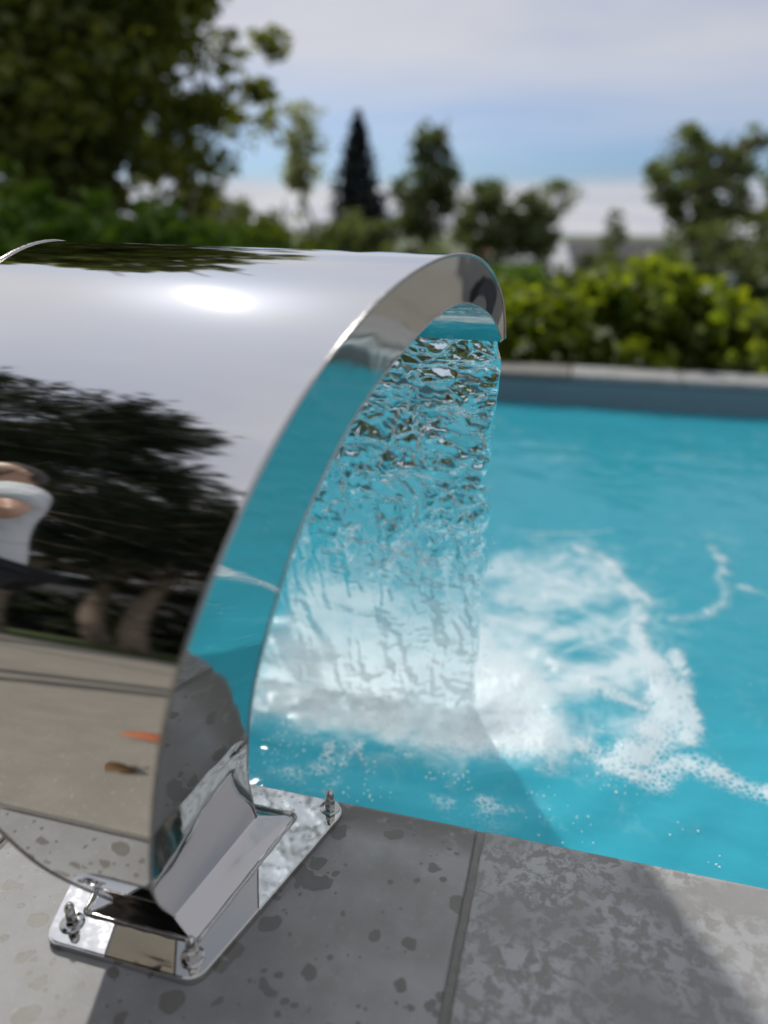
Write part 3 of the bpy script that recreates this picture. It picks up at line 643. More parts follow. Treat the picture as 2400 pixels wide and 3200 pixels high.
clump = np.clip(fbm(bx * 12, by * 16, 83, 4) * 2.4 - .25, 0, 1) * np.exp(-np.maximum(np.hypot(np.maximum(np.abs(bx - U0) - .3, 0), by - 1.25) - .05, 0) / .30)
keep = rng.random(nb_) < np.clip(0.05 * (bf > .35) + 0.55 * clump * (by < 1.30) + 0.10 * clump, 0, 1)
bx, by, bz = bx[keep], by[keep], bz[keep]
P, F = domes(bx, by, bz - 0.0006, rng.uniform(0.0007, 0.0022, len(bx)) * np.where(rng.random(len(bx)) < .10, 1.5, 1), 0.75)
mesh_np('foam_bubbles', P, F, 'bubble', None, True, kind='stuff', label='small white bubbles floating around the splash', category='bubbles')
# stray drops flying beside the sheet and above the splash
nd = 260; ft = rng.random(nd); dxr = np.where(rng.random(nd) < .6, 1, -1) * (0.30 + 0.012 * np.abs(rng.standard_normal(nd)) - .01)
sx_ = rng.random(nd) < 0.55; fz = np.where(sx_, WL + .012 + np.abs(rng.standard_normal(nd)) * .05, 0.5 - ft * .6)
px_ = np.where(sx_, U0 + rng.uniform(-.34, .36, nd), U0 + dxr); py_ = np.where(sx_, 1.27 + rng.standard_normal(nd) * .10, 1.05 + ft * .2)
rr = rng.uniform(.0008, .0024, nd)
bs = bmesh.new(); bmesh.ops.create_icosphere(bs, subdivisions=1, radius=1.0); sv = np.array([v.co[:] for v in bs.verts]); sf = np.array([[v.index for v in f.verts] for f in bs.faces]); bs.free()
P = (np.stack([px_, py_, fz], -1)[:, None] + sv[None] * rr[:, None, None]).reshape(-1, 3); F = (sf[None] + (np.arange(nd) * len(sv))[:, None, None]).reshape(-1, 3)
mesh_np('spray_drops', P, F, 'clear_water', None, True, kind='stuff', label='tiny drops of spray thrown up around the falling water', category='spray')
# beads of water lying on the base plate and the stone beside it
nd = 240; u = rng.uniform(-.16, .16, nd); v = rng.uniform(-.10, .148, nd)
ok = (np.abs(u) < .088 + (v + .139) * .27) & ((np.abs(u) > .075 + (v + .098) * .18 + .006) | (v > .118) | (v < -.104)); wts = rng.random(nd) < np.where(v > .1, 1, .35); u, v = u[ok & wts], v[ok & wts]
P, F = domes(U0 + u, .62 + v, np.full(len(u), PZ - .0002), rng.uniform(.0010, .0034, len(u)), .42, 8)
mesh_np('water_beads', P, F, 'clear_water', None, True, kind='stuff', label='beads of water lying on the steel base plate', category='water drops')

# ------------------------------------------------------------------ vegetation
def leaf_cards(C, size, up=0.4, aspect=0.62, bend=0.18):
    """leaf-shaped quads folded along the midrib, at centres C"""
    n = len(C); sz = size * rng.uniform(.65, 1.3, n)
    d = rng.standard_normal((n, 3)); d[:, 2] *= .6; d /= np.linalg.norm(d, axis=1)[:, None]
    nn = rng.standard_normal((n, 3)); nn[:, 2] += up * 2; nn -= d * (nn * d).sum(1)[:, None]; nn /= np.linalg.norm(nn, axis=1)[:, None]; w = np.cross(d, nn)
    s3 = sz[:, None]
    A = C - d * s3 * .5; B = C + w * s3 * aspect * .5 + nn * s3 * bend; Dd = C + d * s3 * .5; E = C - w * s3 * aspect * .5 + nn * s3 * bend
    V = np.stack([A, B, Dd, E], 1).reshape(-1, 3); k = np.arange(n) * 4
    F = np.concatenate([np.stack([k, k + 1, k + 2], -1), np.stack([k, k + 2, k + 3], -1)]); return V, F
def clumps_in(n, fn, clump_r, nclump):
    """clump centres drawn by fn, leaves scattered round each"""
    c = fn(nclump); i = rng.integers(0, len(c), n); r = clump_r * rng.uniform(.4, 1.2, len(c))[i]
    q = rng.standard_normal((n, 3)); q /= np.linalg.norm(q, axis=1)[:, None]; return c[i] + q * (r * rng.random(n)**.45)[:, None] * np.array([1, 1, .8])
def limb_path(a, b, sag=.1, n=7):
    t = np.linspace(0, 1, n)[:, None]; a, b = np.array(a, float), np.array(b, float); j = rng.standard_normal((n, 3)) * .03 * np.linalg.norm(b - a); j[0] = j[-1] = 0
    p = a * (1 - t) + b * t + j; p[:, 2] += sag * np.sin(np.pi * t[:, 0]); return p
def tree(name, label, x, y, h, rx, crown_lo, leaf, mat, n, nclump, clump_r, shape='oval', ry=None, trunk_r=.12, leanx=0.0, group='trees beyond the pool', limbs=9, cat='tree', pts=None):
    z0 = float(terr(np.array(x), np.array(y))); th = thing(name, label, cat, (x, y, z0 - .03), group); ry = ry or rx
    def fn(k):
        if pts is not None: return pts(k)
        u = rng.standard_normal((k, 3)); u /= np.linalg.norm(u, axis=1)[:, None]; r = rng.random(k)**.42
        p = u * r[:, None]; zt = (p[:, 2] + 1) / 2
        if shape == 'oval': w = np.sqrt(np.clip(1 - (zt * 2 - 1)**2 * .35, 0, 1))
        elif shape == 'fan': w = .45 + .75 * zt
        elif shape == 'spire': w = 1.15 - .75 * zt
        P = np.c_[p[:, 0] * rx * w + leanx * zt, p[:, 1] * ry * w, crown_lo + zt * (h - crown_lo)]
        P += .045 * rx * rng.standard_normal((k, 3)); return P
    C = clumps_in(n, fn, clump_r, nclump); V, F = leaf_cards(C, leaf); mesh_np('crown', V, F, mat, th, False, kind='stuff')
    tz = crown_lo + (h - crown_lo) * .75
    tp = [tube(limb_path((0, 0, 0), (leanx * .7, 0, tz), 0, 9), np.linspace(trunk_r, trunk_r * .25, 9), 9)]
    for k in range(limbs):
        f = rng.uniform(.25, .95); a_ = rng.uniform(0, 6.28); zb = crown_lo * .8 + (tz - crown_lo * .8) * f
        e = (leanx * f + rx * .8 * math.cos(a_), ry * .8 * math.sin(a_), min(h * .95, zb + rng.uniform(.2, .35) * h))
        tp.append(tube(limb_path((leanx * .7 * zb / tz, 0, zb), e, .1, 6), np.linspace(trunk_r * .4, trunk_r * .08, 6), 5))
    tubes('trunk', tp, 'bark', th); return th
# the big dark tree on the left
tree('broadleaf_tree', 'big dense dark green tree with backlit yellow edges towering over the vine hedge', -6.15, 8.6, 6.9, 2.5, 0.35, .17, 'leaf_big', 32000, 440, .42, 'oval', 2.2, .2, limbs=16)
tree('broadleaf_tree', 'broad dark tree standing beside the big backlit tree', -9.2, 8.9, 6.9, 2.6, 0.6, .18, 'leaf_dark', 22000, 320, .5, 'oval', 2.4, .2, limbs=12)
tree('birch_tree', 'small airy pale green tree between the big dark tree and the spruce', -6.15, 16, 4.2, .46, 1.9, .16, 'leaf_pale', 900, 50, .26, 'fan', trunk_r=.07, limbs=6)
# spruce: drooping whorls of dark needles
def spruce(name, label, x, y, h, r, n):
    z0 = float(terr(np.array(x), np.array(y))); th = thing(name, label, 'tree', (x, y, z0 - .03), 'trees beyond the pool')
    C = []
    for k in range(150):
        f = (k + rng.random()) / 150; a_ = k * 2.4 + rng.uniform(-.4, .4); L = r * (1 - f)**.9 * rng.uniform(.55, 1.15) + .04; zb = .3 + f * (h - .35)
        m_ = int(14 + 46 * L); t = np.sqrt(rng.random(m_)); sp = rng.normal(0, .10, (m_, 3)) * (.4 + .6 * t)[:, None] * min(1, L * 1.6)
        C.append(np.c_[L * t * math.cos(a_), L * t * math.sin(a_), zb - L * .45 * t + .18 * L * t**3] + sp)
    V, F = leaf_cards(np.concatenate(C), .20, .3, .42); mesh_np('crown', V, F, 'needle_blue', th, False, kind='stuff')
    tubes('trunk', [tube([(0, 0, 0), (0, 0, h * .5), (0, 0, h * .98)], [.12, .07, .015], 8)], 'bark', th)
spruce('spruce_tree', 'narrow dark blue spruce with a pointed top', -5.5, 18, 4.5, 1.35, 6500)
tree('columnar_tree', 'tall narrow green tree with a wispy leaning top beside the spruce', -4.45, 20, 4.85, 1.0, 1.0, .18, 'leaf_dark', 3400, 90, .34, 'spire', trunk_r=.1, leanx=.25)
tree('round_tree', 'dark round tree left of a lighter twin above the pale roof', -3.25, 24, 3.75, 1.05, 1.0, .2, 'leaf_dark', 3600, 70, .42, 'oval', trunk_r=.1)
tree('round_tree', 'dark uneven tree right behind the brick chimney', -1.75, 24.5, 4.0, 1.0, 1.2, .2, 'leaf_mid', 2800, 60, .42, 'fan', trunk_r=.1)
tree('slender_tree', 'thin bare-looking tree standing alone before the white cloud bank', .55, 30, 4.0, .42, 1.6, .2, 'leaf_mid', 420, 22, .32, 'oval', trunk_r=.07, limbs=5)
tree('loose_tree', 'loose open-crowned green tree with gaps of sky above the slate roof', 2.0, 17.5, 3.85, 1.25, 1.55, .17, 'leaf_mid', 3600, 75, .34, 'fan', trunk_r=.1, limbs=12)
tree('loose_tree', 'leafy green tree at the end of the row past the slate roof', 4.1, 18.5, 3.7, 1.2, 1.0, .18, 'leaf_mid', 3200, 70, .36, 'oval', trunk_r=.1)
for x, y, h, rx, mt, lb in ((-7.6, 14, 2.4, 1.3, 'leaf_dark', 'low dark bush under the airy pale tree'), (-4.9, 14.5, 1.95, 1.1, 'leaf_mid', 'low green bush in front of the spruce'), (-2.9, 15, 1.35, .9, 'leaf_mid', 'low bush in front of the columnar tree'),
                            (.35, 14.5, 1.25, 1.0, 'leaf_dark', 'dark low bush before the slate roofed house'), (1.9, 13.5, 1.75, 1.1, 'leaf_dark', 'dark bush under the loose open tree'), (4.2, 13, 1.9, 1.3, 'leaf_dark', 'dark bush past the loose open tree'),
                            (-1.5, 13, .95, .8, 'leaf_vine_shade', 'low bright bush before the pale roofed house'), (-10.5, 13, 3.0, 1.8, 'leaf_dark', 'large dark bush behind the broad dark tree'), (-5.9, 12.2, 2.0, .95, 'leaf_mid', 'rounded bush at the foot of the big backlit tree'), (-3.9, 12.6, 1.65, .85, 'leaf_dark', 'dark bush between the spruce and the columnar tree')):
    tree('garden_bush', lb, x, y, h, rx, .05, .15, mt, 2600, 60, .3, 'oval', trunk_r=.05, limbs=5, cat='bush', group='bushes on the slope beyond the hedge')
# vine hedge along the garden fence
def hedge_top(x): return 0.37 + .07 * np.sin(x * 2.6 + .6) + .06 * np.sin(x * 5.3) + .50 * sst(-x, 1.5, 3.4)
hg = thing('vine_hedge', 'bright green grapevine hedge sprawling over the fence behind the pool', 'hedge', (0, 5.25, -.1))
def hedge_pts(k, x0, x1):
    x = rng.uniform(x0, x1, k); f = rng.random(k)**.7; top = hedge_top(x) + .06
    f2 = np.where(rng.random(k) < .10, 1.0 + rng.random(k) * .26, f)
    return np.c_[x, rng.normal(0, .15, k) - .06 + .05 * np.sin(x * 4), f2 * top]
C = clumps_in(9800, lambda k: hedge_pts(k, -2.3, 2.3), .14, 640); V, F = leaf_cards(C, .098, .2, .9, .12); mesh_np('foliage', V, F, 'leaf_vine', hg, False, kind='stuff')
C = clumps_in(9000, lambda k: hedge_pts(k, -6.8, -2.2), .15, 520); V, F = leaf_cards(C, .10, .2, .9, .12); mesh_np('shaded_foliage', V, F, 'leaf_vine_shade', hg, False, kind='stuff')
for k in range(11):
    x = -6.2 + k * .8; tubes('vine_stem', [tube(limb_path((x, 0, 0), (x + rng.uniform(-.5, .5), .02, .75 + .3 * (x < -2)), .05, 8), np.linspace(.016, .006, 8), 6)], 'bark', hg)
fence = thing('garden_fence', 'grey metal post and wire fence carrying the vines', 'fence', (0, 5.32, 0))
for k in range(5):
    x = -6.88 + 1.93 * k
    z1 = .88 if x < -2.5 else .5
    mesh_bm('post', box_bm(x - .03, x + .03, -.03, .03, float(terr(np.array(0.), np.array(5.3))) - .05, z1, .004), 'post_metal', fence)
for zz_ in (.1, .35, .55): tubes('wire', [tube([(-6.9, -.034, zz_), (-2, -.034, zz_), (.84, -.034, zz_)], .003, 5)], 'post_metal', fence)

# ------------------------------------------------------------------ houses on the slope
def house(name, label, x, y, w, d, eave, ridge, roofm, wallm, chim=None, skyl=None, pale=False):
    z0 = float(terr(np.array(x), np.array(y))); th = thing(name, label, 'house', (x, y, z0 - .05), 'houses on the slope')
    mesh_bm('wall', box_bm(-w / 2, w / 2, -d / 2, d / 2, 0, eave - z0), wallm, th)
    e, r_ = eave - z0 + .05, ridge - z0 + .05; o_e = .35; bm = bmesh.new()
    v = [bm.verts.new(p) for p in ((-w / 2 - o_e, -d / 2 - o_e, e - .1), (w / 2 + o_e, -d / 2 - o_e, e - .1), (w / 2 + o_e - .6, 0, r_), (-w / 2 - o_e + .6, 0, r_), (-w / 2 - o_e, d / 2 + o_e, e - .1), (w / 2 + o_e, d / 2 + o_e, e - .1))]
    for q in ((0, 1, 2, 3), (5, 4, 3, 2), (0, 3, 4), (1, 5, 2), (0, 4, 5, 1)): bm.faces.new([v[k] for k in q])
    bmesh.ops.recalc_face_normals(bm, faces=bm.faces[:]); rf = mesh_bm('roof', bm, roofm, th)
    if chim is not None:
        cx_, ch, cw = chim; mesh_bm('chimney', box_bm(cx_ - cw, cx_ + cw, -.9, -.9 + 2 * cw, r_ - 1.3, r_ + ch, .02), 'brick_red', rf)
    if skyl is not None:
        sx0, f0 = skyl; ang = math.atan2(r_ - e + .1, d / 2 + o_e); bm = box_bm(-.55, .55, -.45, .45, -.02, .06)
        s_ = mesh_bm('skylight', bm, 'roof_pale', rf); s_.rotation_euler = (ang, 0, 0); s_.location = (sx0, -(d / 2 + o_e) * (1 - f0), e - .1 + (r_ - e + .1) * f0)
        g_ = mesh_bm('pane', box_bm(-.47, .47, -.37, .37, .061, .07), 'window_glass', s_)
    for k in range(3):
        xx = -w / 2 + w * (k + .5) / 3; wn = mesh_bm('window', box_bm(xx - .5, xx + .5, -d / 2 - .04, -d / 2 + .02, .9, 2.1), 'frame_grey', th)
        mesh_bm('pane', box_bm(xx - .43, xx + .43, -d / 2 - .05, -d / 2 - .041, .97, 2.03), 'window_glass', wn)
    return th
house('slate_house', 'house with dark slate roof and a pale skylight half hidden by bushes', 1.0, 40, 5.4, 7.5, -1.9, .30, 'roof_slate', 'render_pale', None, (-.25, .52))
house('pale_house', 'house with pale roof and red brick chimney among the trees', -3.0, 38, 3.6, 6, -.85, .25, 'roof_pale', 'render_pale', (-1.9, .1, .28))

hs = house('yard_house', 'grey rendered house standing on the paved yard past the end of the pool', 9.6, 11.5, 9.0, 7.0, 3.0, 5.2, 'roof_slate', 'render_grey')

# ------------------------------------------------------------------ behind the camera (seen in the steel)
def pine_meshes():
    """one pine: trunk with whorls of boughs and needle tufts along them"""
    tp = [tube(np.c_[.25 * np.sin(np.linspace(0, 2.2, 12)), .12 * np.sin(np.linspace(0, 3, 12)), np.linspace(-.1, 10.2, 12)], np.linspace(.17, .03, 12), 12)]
    Vs, Fs, off = [], [], 0
    for k in range(96):
        f = rng.random()**.9; zb = 4.1 + f * 6.0; a_ = rng.uniform(0, 6.28); L = (3.6 - 2.7 * f) * rng.uniform(.6, 1.05) * (1 if zb > 4.8 else .85)
        t = np.linspace(0, 1, 9); px = L * t * math.cos(a_); py = L * t * math.sin(a_); pz = zb + L * (.12 * t + .16 * t**2 * (1 if f > .3 else -.3)) + .05 * rng.standard_normal(9) * t
        path = np.c_[px + .1, py, pz]; tp.append(tube(path, np.linspace(.045 * (1.3 - f), .008, 9), 5))
        nt_ = int(34 + L * 26); tt = rng.uniform(.25, 1, nt_)**.8; base = np.c_[np.interp(tt, t, px) + .1, np.interp(tt, t, py), np.interp(tt, t, pz)]
        sd_ = rng.standard_normal((nt_, 3)) * np.array([1, 1, .45]); tw = base + sd_ * (.10 + .30 * (1 - tt))[:, None] * min(1.0, L / 2)
        dirv = tw - base + np.array([math.cos(a_), math.sin(a_), .35]) * .25; dirv /= np.linalg.norm(dirv, axis=1)[:, None]
        nn = 13
        D = dirv[:, None] * .9 + rng.standard_normal((nt_, nn, 3)) * .62; D /= np.linalg.norm(D, axis=2)[..., None]
        Ls = rng.uniform(.11, .19, (nt_, nn, 1)); side = np.cross(D, rng.standard_normal((nt_, nn, 3))); side /= np.linalg.norm(side, axis=2)[..., None]
        p0 = tw[:, None] - dirv[:, None] * rng.uniform(0, .12, (nt_, nn, 1)); A_ = p0 + side * .0075; B_ = p0 - side * .0075; T_ = p0 + D * Ls
        V = np.stack([A_, B_, T_], 2).reshape(-1, 3); Vs.append(V)
    V = np.concatenate(Vs); return tp, V, np.arange(len(V)).reshape(-1, 3)
tp, V, F = pine_meshes()
pine0 = None
for x, y, sc_, rz_, ln, lb in ((-5.2, -5.2, 1.0, .3, 5, 'tall pine with a leaning bare trunk growing from the lawn edge'), (-5.3, -7.2, 1.05, 2.2, 4, 'tall pine set back on the lawn behind the leaning pine'),
                               (-4.05, -5.9, .95, 4.1, 6, 'pine with thick pale trunk nearest the dark garden house corner'), (-7.4, -1.6, .86, 5.2, 0, 'spreading pine standing on the lawn left of the terrace'), (-5.0, -2.6, .86, 3.3, 0, 'pine beside the terrace between the leaning pine and the spreading pine'), (-4.9, -.6, .84, 1.7, 0, 'pine growing close to the left end of the pool'), (-1.4, -8.6, 1.0, 1.1, 0, 'pine in front of the dark garden house door')):
    z0 = float(terr(np.array(x), np.array(y)))
    p_ = thing('pine_tree', lb, 'tree', (x, y, z0 - .02), 'pines behind the terrace', rz_); p_.scale = (sc_,) * 3
    p_.rotation_euler = (R(0), R(0), rz_)
    if ln: p_.rotation_euler = (Matrix.Rotation(R(ln), 4, Vector((0, -1, 0))) @ Matrix.Rotation(rz_, 4, 'Z')).to_euler()
    if pine0 is None:
        a1 = tubes('trunk', tp, 'bark', p_); a2 = mesh_np('crown', V, F, 'needle_pine', p_, False, kind='stuff'); pine0 = (a1, a2)
    else:
        for q in pine0: c = q.copy(); COL.objects.link(c); c.parent = p_
# dark garden house
gh = thing('garden_house', 'long dark anthracite garden house behind the pines', 'house', (-5.5, -12.2, .1))
mesh_bm('wall', box_bm(-7.5, 8.5, -2.4, 2.0, -.2, 5.6), 'anthracite', gh)
rf = mesh_bm('roof', box_bm(-8.0, 9.0, -2.9, 2.6, 5.61, 5.85, .03), 'roof_slate', gh)
for x in (-5.5, -2.6, .6, 4.6):
    wn = mesh_bm('window', box_bm(x - .6, x + .6, 1.99, 2.07, .9, 2.4), 'frame_grey', gh); mesh_bm('pane', box_bm(x - .52, x + .52, 2.071, 2.08, .98, 2.32), 'window_glass', wn)
dor = mesh_bm('door', box_bm(1.9, 2.9, 1.99, 2.06, -.1, 2.1), 'frame_grey', gh); tubes('handle', [tube([(2.0, 2.11, 1.05), (2.14, 2.11, 1.05)], .012, 8), tube([(2.02, 2.06, 1.05), (2.02, 2.11, 1.05)], .01, 8)], 'bolt_steel', dor)
for k in range(9):  # added row, keeps the sunlit house wall dark in the steel
    tree('added_laurel', 'dense dark evergreen bush of the row added as dark cover before the garden house', -13.0 + k * 1.75, -9.2 - .35 * (k % 2), 4.3 + .6 * ((k * 7) % 3) / 2, 1.45, .05, .2, 'leaf_laurel', 2200, 60, .45, 'oval', trunk_r=.06, limbs=4, cat='bush', group='added evergreen bushes before the garden house')
# grass blades along the lawn edge
n = 9000; gx_ = rng.uniform(-7, 2, n); gy_ = -4.52 - rng.random(n)**1.6 * 2.2; gz_ = terr(gx_, gy_); hh = rng.uniform(.03, .08, n); a_ = rng.uniform(0, 6.28, n)
A_ = np.c_[gx_ - .004 * np.cos(a_), gy_ - .004 * np.sin(a_), gz_ - .01]; B_ = np.c_[gx_ + .004 * np.cos(a_), gy_ + .004 * np.sin(a_), gz_ - .01]; T_ = np.c_[gx_ + rng.normal(0, .02, n), gy_ + rng.normal(0, .02, n), gz_ + hh]
mesh_np('grass', np.stack([A_, B_, T_], 1).reshape(-1, 3), np.arange(3 * n).reshape(-1, 3), 'grass_blade', None, False, kind='stuff', label='short grass blades along the edge of the terrace', category='grass')
# two fallen leaves on the terrace
def fallen(name, label, x, y, L, w, rz_, mat):
    n = 9; t = np.linspace(0, 1, n); hw = w * np.sin(np.pi * t**.8)**.8 + .0006; zc = .006 + .012 * np.sin(t * 2.4)
    mid = np.c_[t * L - L / 2, 0 * t, zc]; lf = np.c_[t * L - L / 2, hw, zc + .35 * hw]; rt_ = np.c_[t * L - L / 2, -hw, zc + .25 * hw]
    V = np.concatenate([lf, mid, rt_]); F = np.r_[[(k, k + 1, n + k + 1, n + k) for k in range(n - 1)], [(n + k, n + k + 1, 2 * n + k + 1, 2 * n + k) for k in range(n - 1)]]
    th = thing(name, label, 'leaf', (x, y, 0.0), 'fallen leaves', rz_); b_ = mesh_np('blade', V, F, mat, th, True)
    md = b_.modifiers.new('t', 'SOLIDIFY'); md.thickness = .0008
    tubes('stalk', [tube([(-L / 2, 0, .006), (-L / 2 - .012, .002, .004), (-L / 2 - .025, .006, .002)], .0011, 6)], mat, th)
fallen('fallen_leaf', 'curled orange leaf lying on the terrace slabs', -.60, .0, .095, .028, 2.9, 'leaf_orange')
fallen('fallen_leaf', 'small round brown leaf lying near the pool coping', -.555, .20, .046, .022, 2.2, 'leaf_brown')

# ------------------------------------------------------------------ the person
def skin_mesh(name, nodes, edges, mat, parent, root=0, sub=2, loc=(0, 0, 0)):
    me = bpy.data.meshes.new(name); me.from_pydata([n_[0] for n_ in nodes], edges, []); me.update()
    ob = bpy.data.objects.new(name, me); COL.objects.link(ob)
    md = ob.modifiers.new('skin', 'SKIN'); md.use_smooth_shade = True
    if not me.skin_vertices: 
        bpy.context.view_layer.objects.active = ob; bpy.ops.mesh.customdata_skin_add()
    for k, n_ in enumerate(nodes):
        r = n_[1]; r = (r, r) if isinstance(r, (int, float)) else r
        me.skin_vertices[0].data[k].radius = r; me.skin_vertices[0].data[k].use_root = (k == root)
    sb = ob.modifiers.new('sub', 'SUBSURF'); sb.levels = sub; sb.render_levels = sub
    dg = bpy.context.evaluated_depsgraph_get(); dg.update(); nm = bpy.data.meshes.new_from_object(ob.evaluated_get(dg))
    bpy.data.objects.remove(ob); nm.materials.clear(); nm.materials.append(MATS[mat]); nm.polygons.foreach_set('use_smooth', [True] * len(nm.polygons))
    nm.name = name; return link(bpy.data.objects.new(name, nm), parent)
f_ = np.array([-.53, .85, 0.]); f_ /= np.linalg.norm(f_); r_ = np.array([f_[1], -f_[0], 0.]); z_ = np.array([0, 0, 1.])
HB = np.array([-1.31, -.385, 0.])
man = thing('person', 'bearded person in white t-shirt and dark trousers leaning forward with a phone', 'person', tuple(HB))
def pt(fw, rt, h): return tuple(f_ * fw + r_ * rt + z_ * h)
sh_f, sh_h = .24, 1.39                        # shoulder line leans forward
J = dict(pel=pt(0, 0, .95), waist=pt(.07, 0, 1.08), chest=pt(.16, 0, 1.25), neck=pt(.245, 0, 1.45), head0=pt(.285, 0, 1.53))
nodes = [(J['pel'], .095), (J['waist'], .09), (J['chest'], (.115, .10)), (pt(.215, 0, 1.375), (.12, .085)), (J['neck'], .055), (J['head0'], .058)]
edges = [(0, 1), (1, 2), (2, 3), (3, 4), (4, 5)]
elb = {1: pt(.15, .27, 1.14), -1: pt(.26, -.27, 1.13)}; wri = {1: pt(.38, .17, 1.25), -1: pt(.47, -.10, 1.26)}
for s in (1, -1):
    b0 = len(nodes); hipx = .095 * s
    nodes += [(pt(sh_f - .02, .165 * s, 1.385), .062), (elb[s], .042), (wri[s], .028)]
    edges += [(3, b0), (b0, b0 + 1), (b0 + 1, b0 + 2)]
    b1 = len(nodes)
    nodes += [(pt(-.01, hipx, .86), .085), (pt(.04, hipx * 1.1, .48), .058), (pt(-.03, hipx * 1.15, .09), .042), (pt(.07, hipx * 1.25, .045), (.042, .035)), (pt(.16, hipx * 1.3, .03), (.038, .024))]
    edges += [(0, b1), (b1, b1 + 1), (b1 + 1, b1 + 2), (b1 + 2, b1 + 3), (b1 + 3, b1 + 4)]
body = skin_mesh('body', nodes, edges, 'skin', man)
# head: an egg with brow, nose, chin, ears
hc = np.array(pt(.325, 0, 1.615)); tilt = R(18)
hf = f_ * math.cos(tilt) - z_ * math.sin(tilt); hu = z_ * math.cos(tilt) + f_ * math.sin(tilt)
bm = bmesh.new(); bmesh.ops.create_uvsphere(bm, u_segments=40, v_segments=32, radius=1.0)
def head_shape(x, y, z, grow=0.0):
    # x right, y forward, z up on the unit sphere -> metres
    X_, Y_, Z_ = x * .076, y * .098, z * .118
    if z < 0: X_ *= 1 - .28 * (-z)**1.3; Y_ += .012 * (-z) * (y > 0)
    if y > .2:
        Y_ *= .95; Y_ += .026 * math.exp(-((x * 4.6)**2 + ((z + .12) * 4.2)**2))      # nose
        Y_ += .007 * math.exp(-((z - .20) * 8)**2) * math.exp(-(x * 1.8)**2)          # brow
        Y_ -= .010 * (math.exp(-(((x - .36) * 7)**2 + ((z - .05) * 8)**2)) + math.exp(-(((x + .36) * 7)**2 + ((z - .05) * 8)**2)))   # eye sockets
        Y_ += .006 * math.exp(-((z + .48) * 10)**2 - (x * 3)**2)                      # lips
        Y_ += .012 * math.exp(-((z + .82) * 5)**2 - (x * 2.4)**2)                     # chin
    k = 1 + grow; return X_ * k, Y_ * k, Z_ * k
def hpt(X_, Y_, Z_): return Vector(hc + r_ * X_ + hf * Y_ + hu * Z_)
for v in bm.verts: v.co = hpt(*head_shape(*v.co))
head = mesh_bm('head', bm, 'skin', man, True)
for s in (1, -1):
    bm = bmesh.new(); bmesh.ops.create_uvsphere(bm, u_segments=14, v_segments=10, radius=1)
    for v in bm.verts:
        x, y, z = v.co; q = 1 - .45 * math.exp(-(y * y + z * z) * 3) * (x * s > 0); v.co = hpt(s * .074 + x * .010 * q, -.008 + y * .018, .002 + z * .031)
    mesh_bm('ear', bm, 'skin', head, True)
    bm = bmesh.new(); bmesh.ops.create_uvsphere(bm, u_segments=12, v_segments=8, radius=.011)
    for v in bm.verts: v.co = hpt(s * .030 + v.co.x, .079 + v.co.y, .010 + v.co.z)
    mesh_bm('eye', bm, 'hair', head, True)
def cap(name, keep, grow, mat):
    bm = bmesh.new(); bmesh.ops.create_uvsphere(bm, u_segments=40, v_segments=32, radius=1.0)
    bmesh.ops.delete(bm, geom=[v for v in bm.verts if not keep(*v.co)], context='VERTS')
    for v in bm.verts: v.co = hpt(*head_shape(*v.co, grow=grow + .03 * random.random()))
    mesh_bm(name, bm, mat, head, True)
cap('hair', lambda x, y, z: z > .42 + .30 * (y - .2) * (y > .2) or (y < .05 and z > .05 - .35 * (y < -.3)), .07, 'hair')
cap('beard', lambda x, y, z: z < -.30 and y > .05 and not (abs(x) < .22 and y > .7 and -.55 < z < -.38) or (z < -.05 and .0 < y < .35 and abs(x) > .5), .025, 'beard')
# t-shirt and trousers follow the body
tn = [(pt(-.02, 0, .83), (.178, .140)), (pt(.04, 0, 1.03), (.170, .128)), (pt(.15, 0, 1.24), (.172, .125)), (pt(.213, 0, 1.375), (.128, .098)), (pt(.235, 0, 1.425), (.080, .072))]; te = [(0, 1), (1, 2), (2, 3), (3, 4)]
for s in (1, -1):
    b0 = len(tn); S0 = np.array(pt(sh_f - .02, .168 * s, 1.385)); E0 = np.array(elb[s]); tn += [(tuple(S0), .078), (tuple(S0 * .38 + E0 * .62), .073)]; te += [(3, b0), (b0, b0 + 1)]
skin_mesh('t_shirt', tn, te, 'tshirt', man)
tn = [(pt(0, 0, .95), (.150, .135))]; te = []
for s in (1, -1):
    h_ = .095 * s; b0 = len(tn); tn += [(pt(-.01, h_, .85), .099), (pt(.04, h_ * 1.1, .48), .075), (pt(-.03, h_ * 1.15, .10), .062)]; te += [(0, b0), (b0, b0 + 1), (b0 + 1, b0 + 2)]
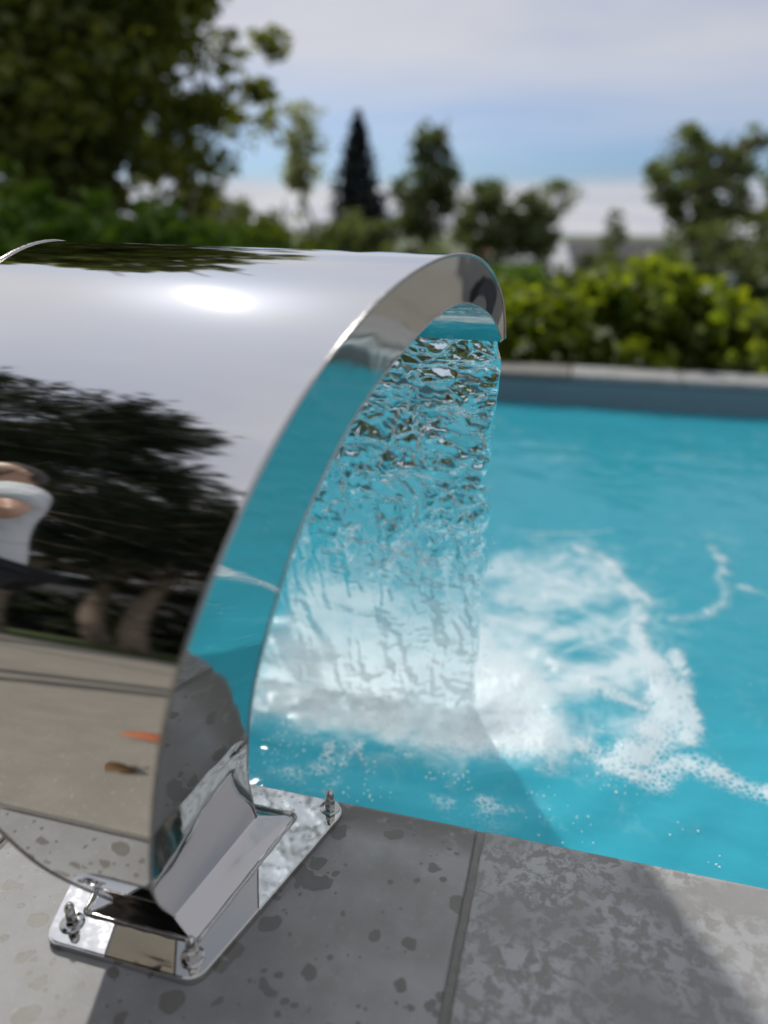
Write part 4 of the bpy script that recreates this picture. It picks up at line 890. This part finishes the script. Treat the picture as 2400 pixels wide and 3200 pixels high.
skin_mesh('trousers', tn, te, 'trousers', man)
for s in (1, -1):
    h_ = .095 * s
    skin_mesh('shoe', [(pt(-.075, h_ * 1.15, .042), (.045, .04)), (pt(.05, h_ * 1.22, .042), (.050, .04)), (pt(.17, h_ * 1.3, .034), (.046, .030))], [(0, 1), (1, 2)], 'shoe', man)
# hands: palm, four fingers curled round the phone, thumb on its side
PH = np.array(pt(.50, .045, 1.30))
for s in (1, -1):
    w_ = np.array(wri[s]); pa = w_ + (PH + r_ * .055 * s - w_) * .55
    hn = [(tuple(w_), .027), (tuple(pa), (.030, .020))]; he = [(0, 1)]
    for k, L in enumerate((.066, .073, .069, .055)):
        up_ = (.026 - .017 * k); b0 = len(hn); base = pa + z_ * up_ + f_ * .025 + r_ * s * .004
        hn += [(tuple(base), .0095), (tuple(base + f_ * L * .55 + r_ * s * .006), .0088), (tuple(base + f_ * L * .80 - r_ * s * .016), .0082), (tuple(base + f_ * L * .72 - r_ * s * .036), .0072)]
        he += [(1, b0), (b0, b0 + 1), (b0 + 1, b0 + 2), (b0 + 2, b0 + 3)]
    b0 = len(hn); hn += [(tuple(pa + z_ * .022 - r_ * s * .012), .0115), (tuple(pa + z_ * .040 - r_ * s * .024 + f_ * .018), .0105), (tuple(pa + z_ * .042 - r_ * s * .034 + f_ * .038), .0088)]; he += [(1, b0), (b0, b0 + 1), (b0 + 1, b0 + 2)]
    skin_mesh('hand', hn, he, 'skin', man, 0, 1)
bm = box_bm(-.075, .075, -.0042, .0042, -.036, .036, .003, 2)
for v in bm.verts: c = v.co.copy(); v.co = Vector(r_ * c.x + f_ * c.y + z_ * c.z)
ph = thing('mobile_phone', 'black mobile phone held up by the person in the white t-shirt', 'phone', tuple(HB + PH)); mesh_bm('case', bm, 'phone_black', ph)
bm = box_bm(-.070, .070, -.0052, -.0043, -.033, .033)
for v in bm.verts: c = v.co.copy(); v.co = Vector(r_ * c.x + f_ * c.y + z_ * c.z)
mesh_bm('screen', bm, 'window_glass', ph)
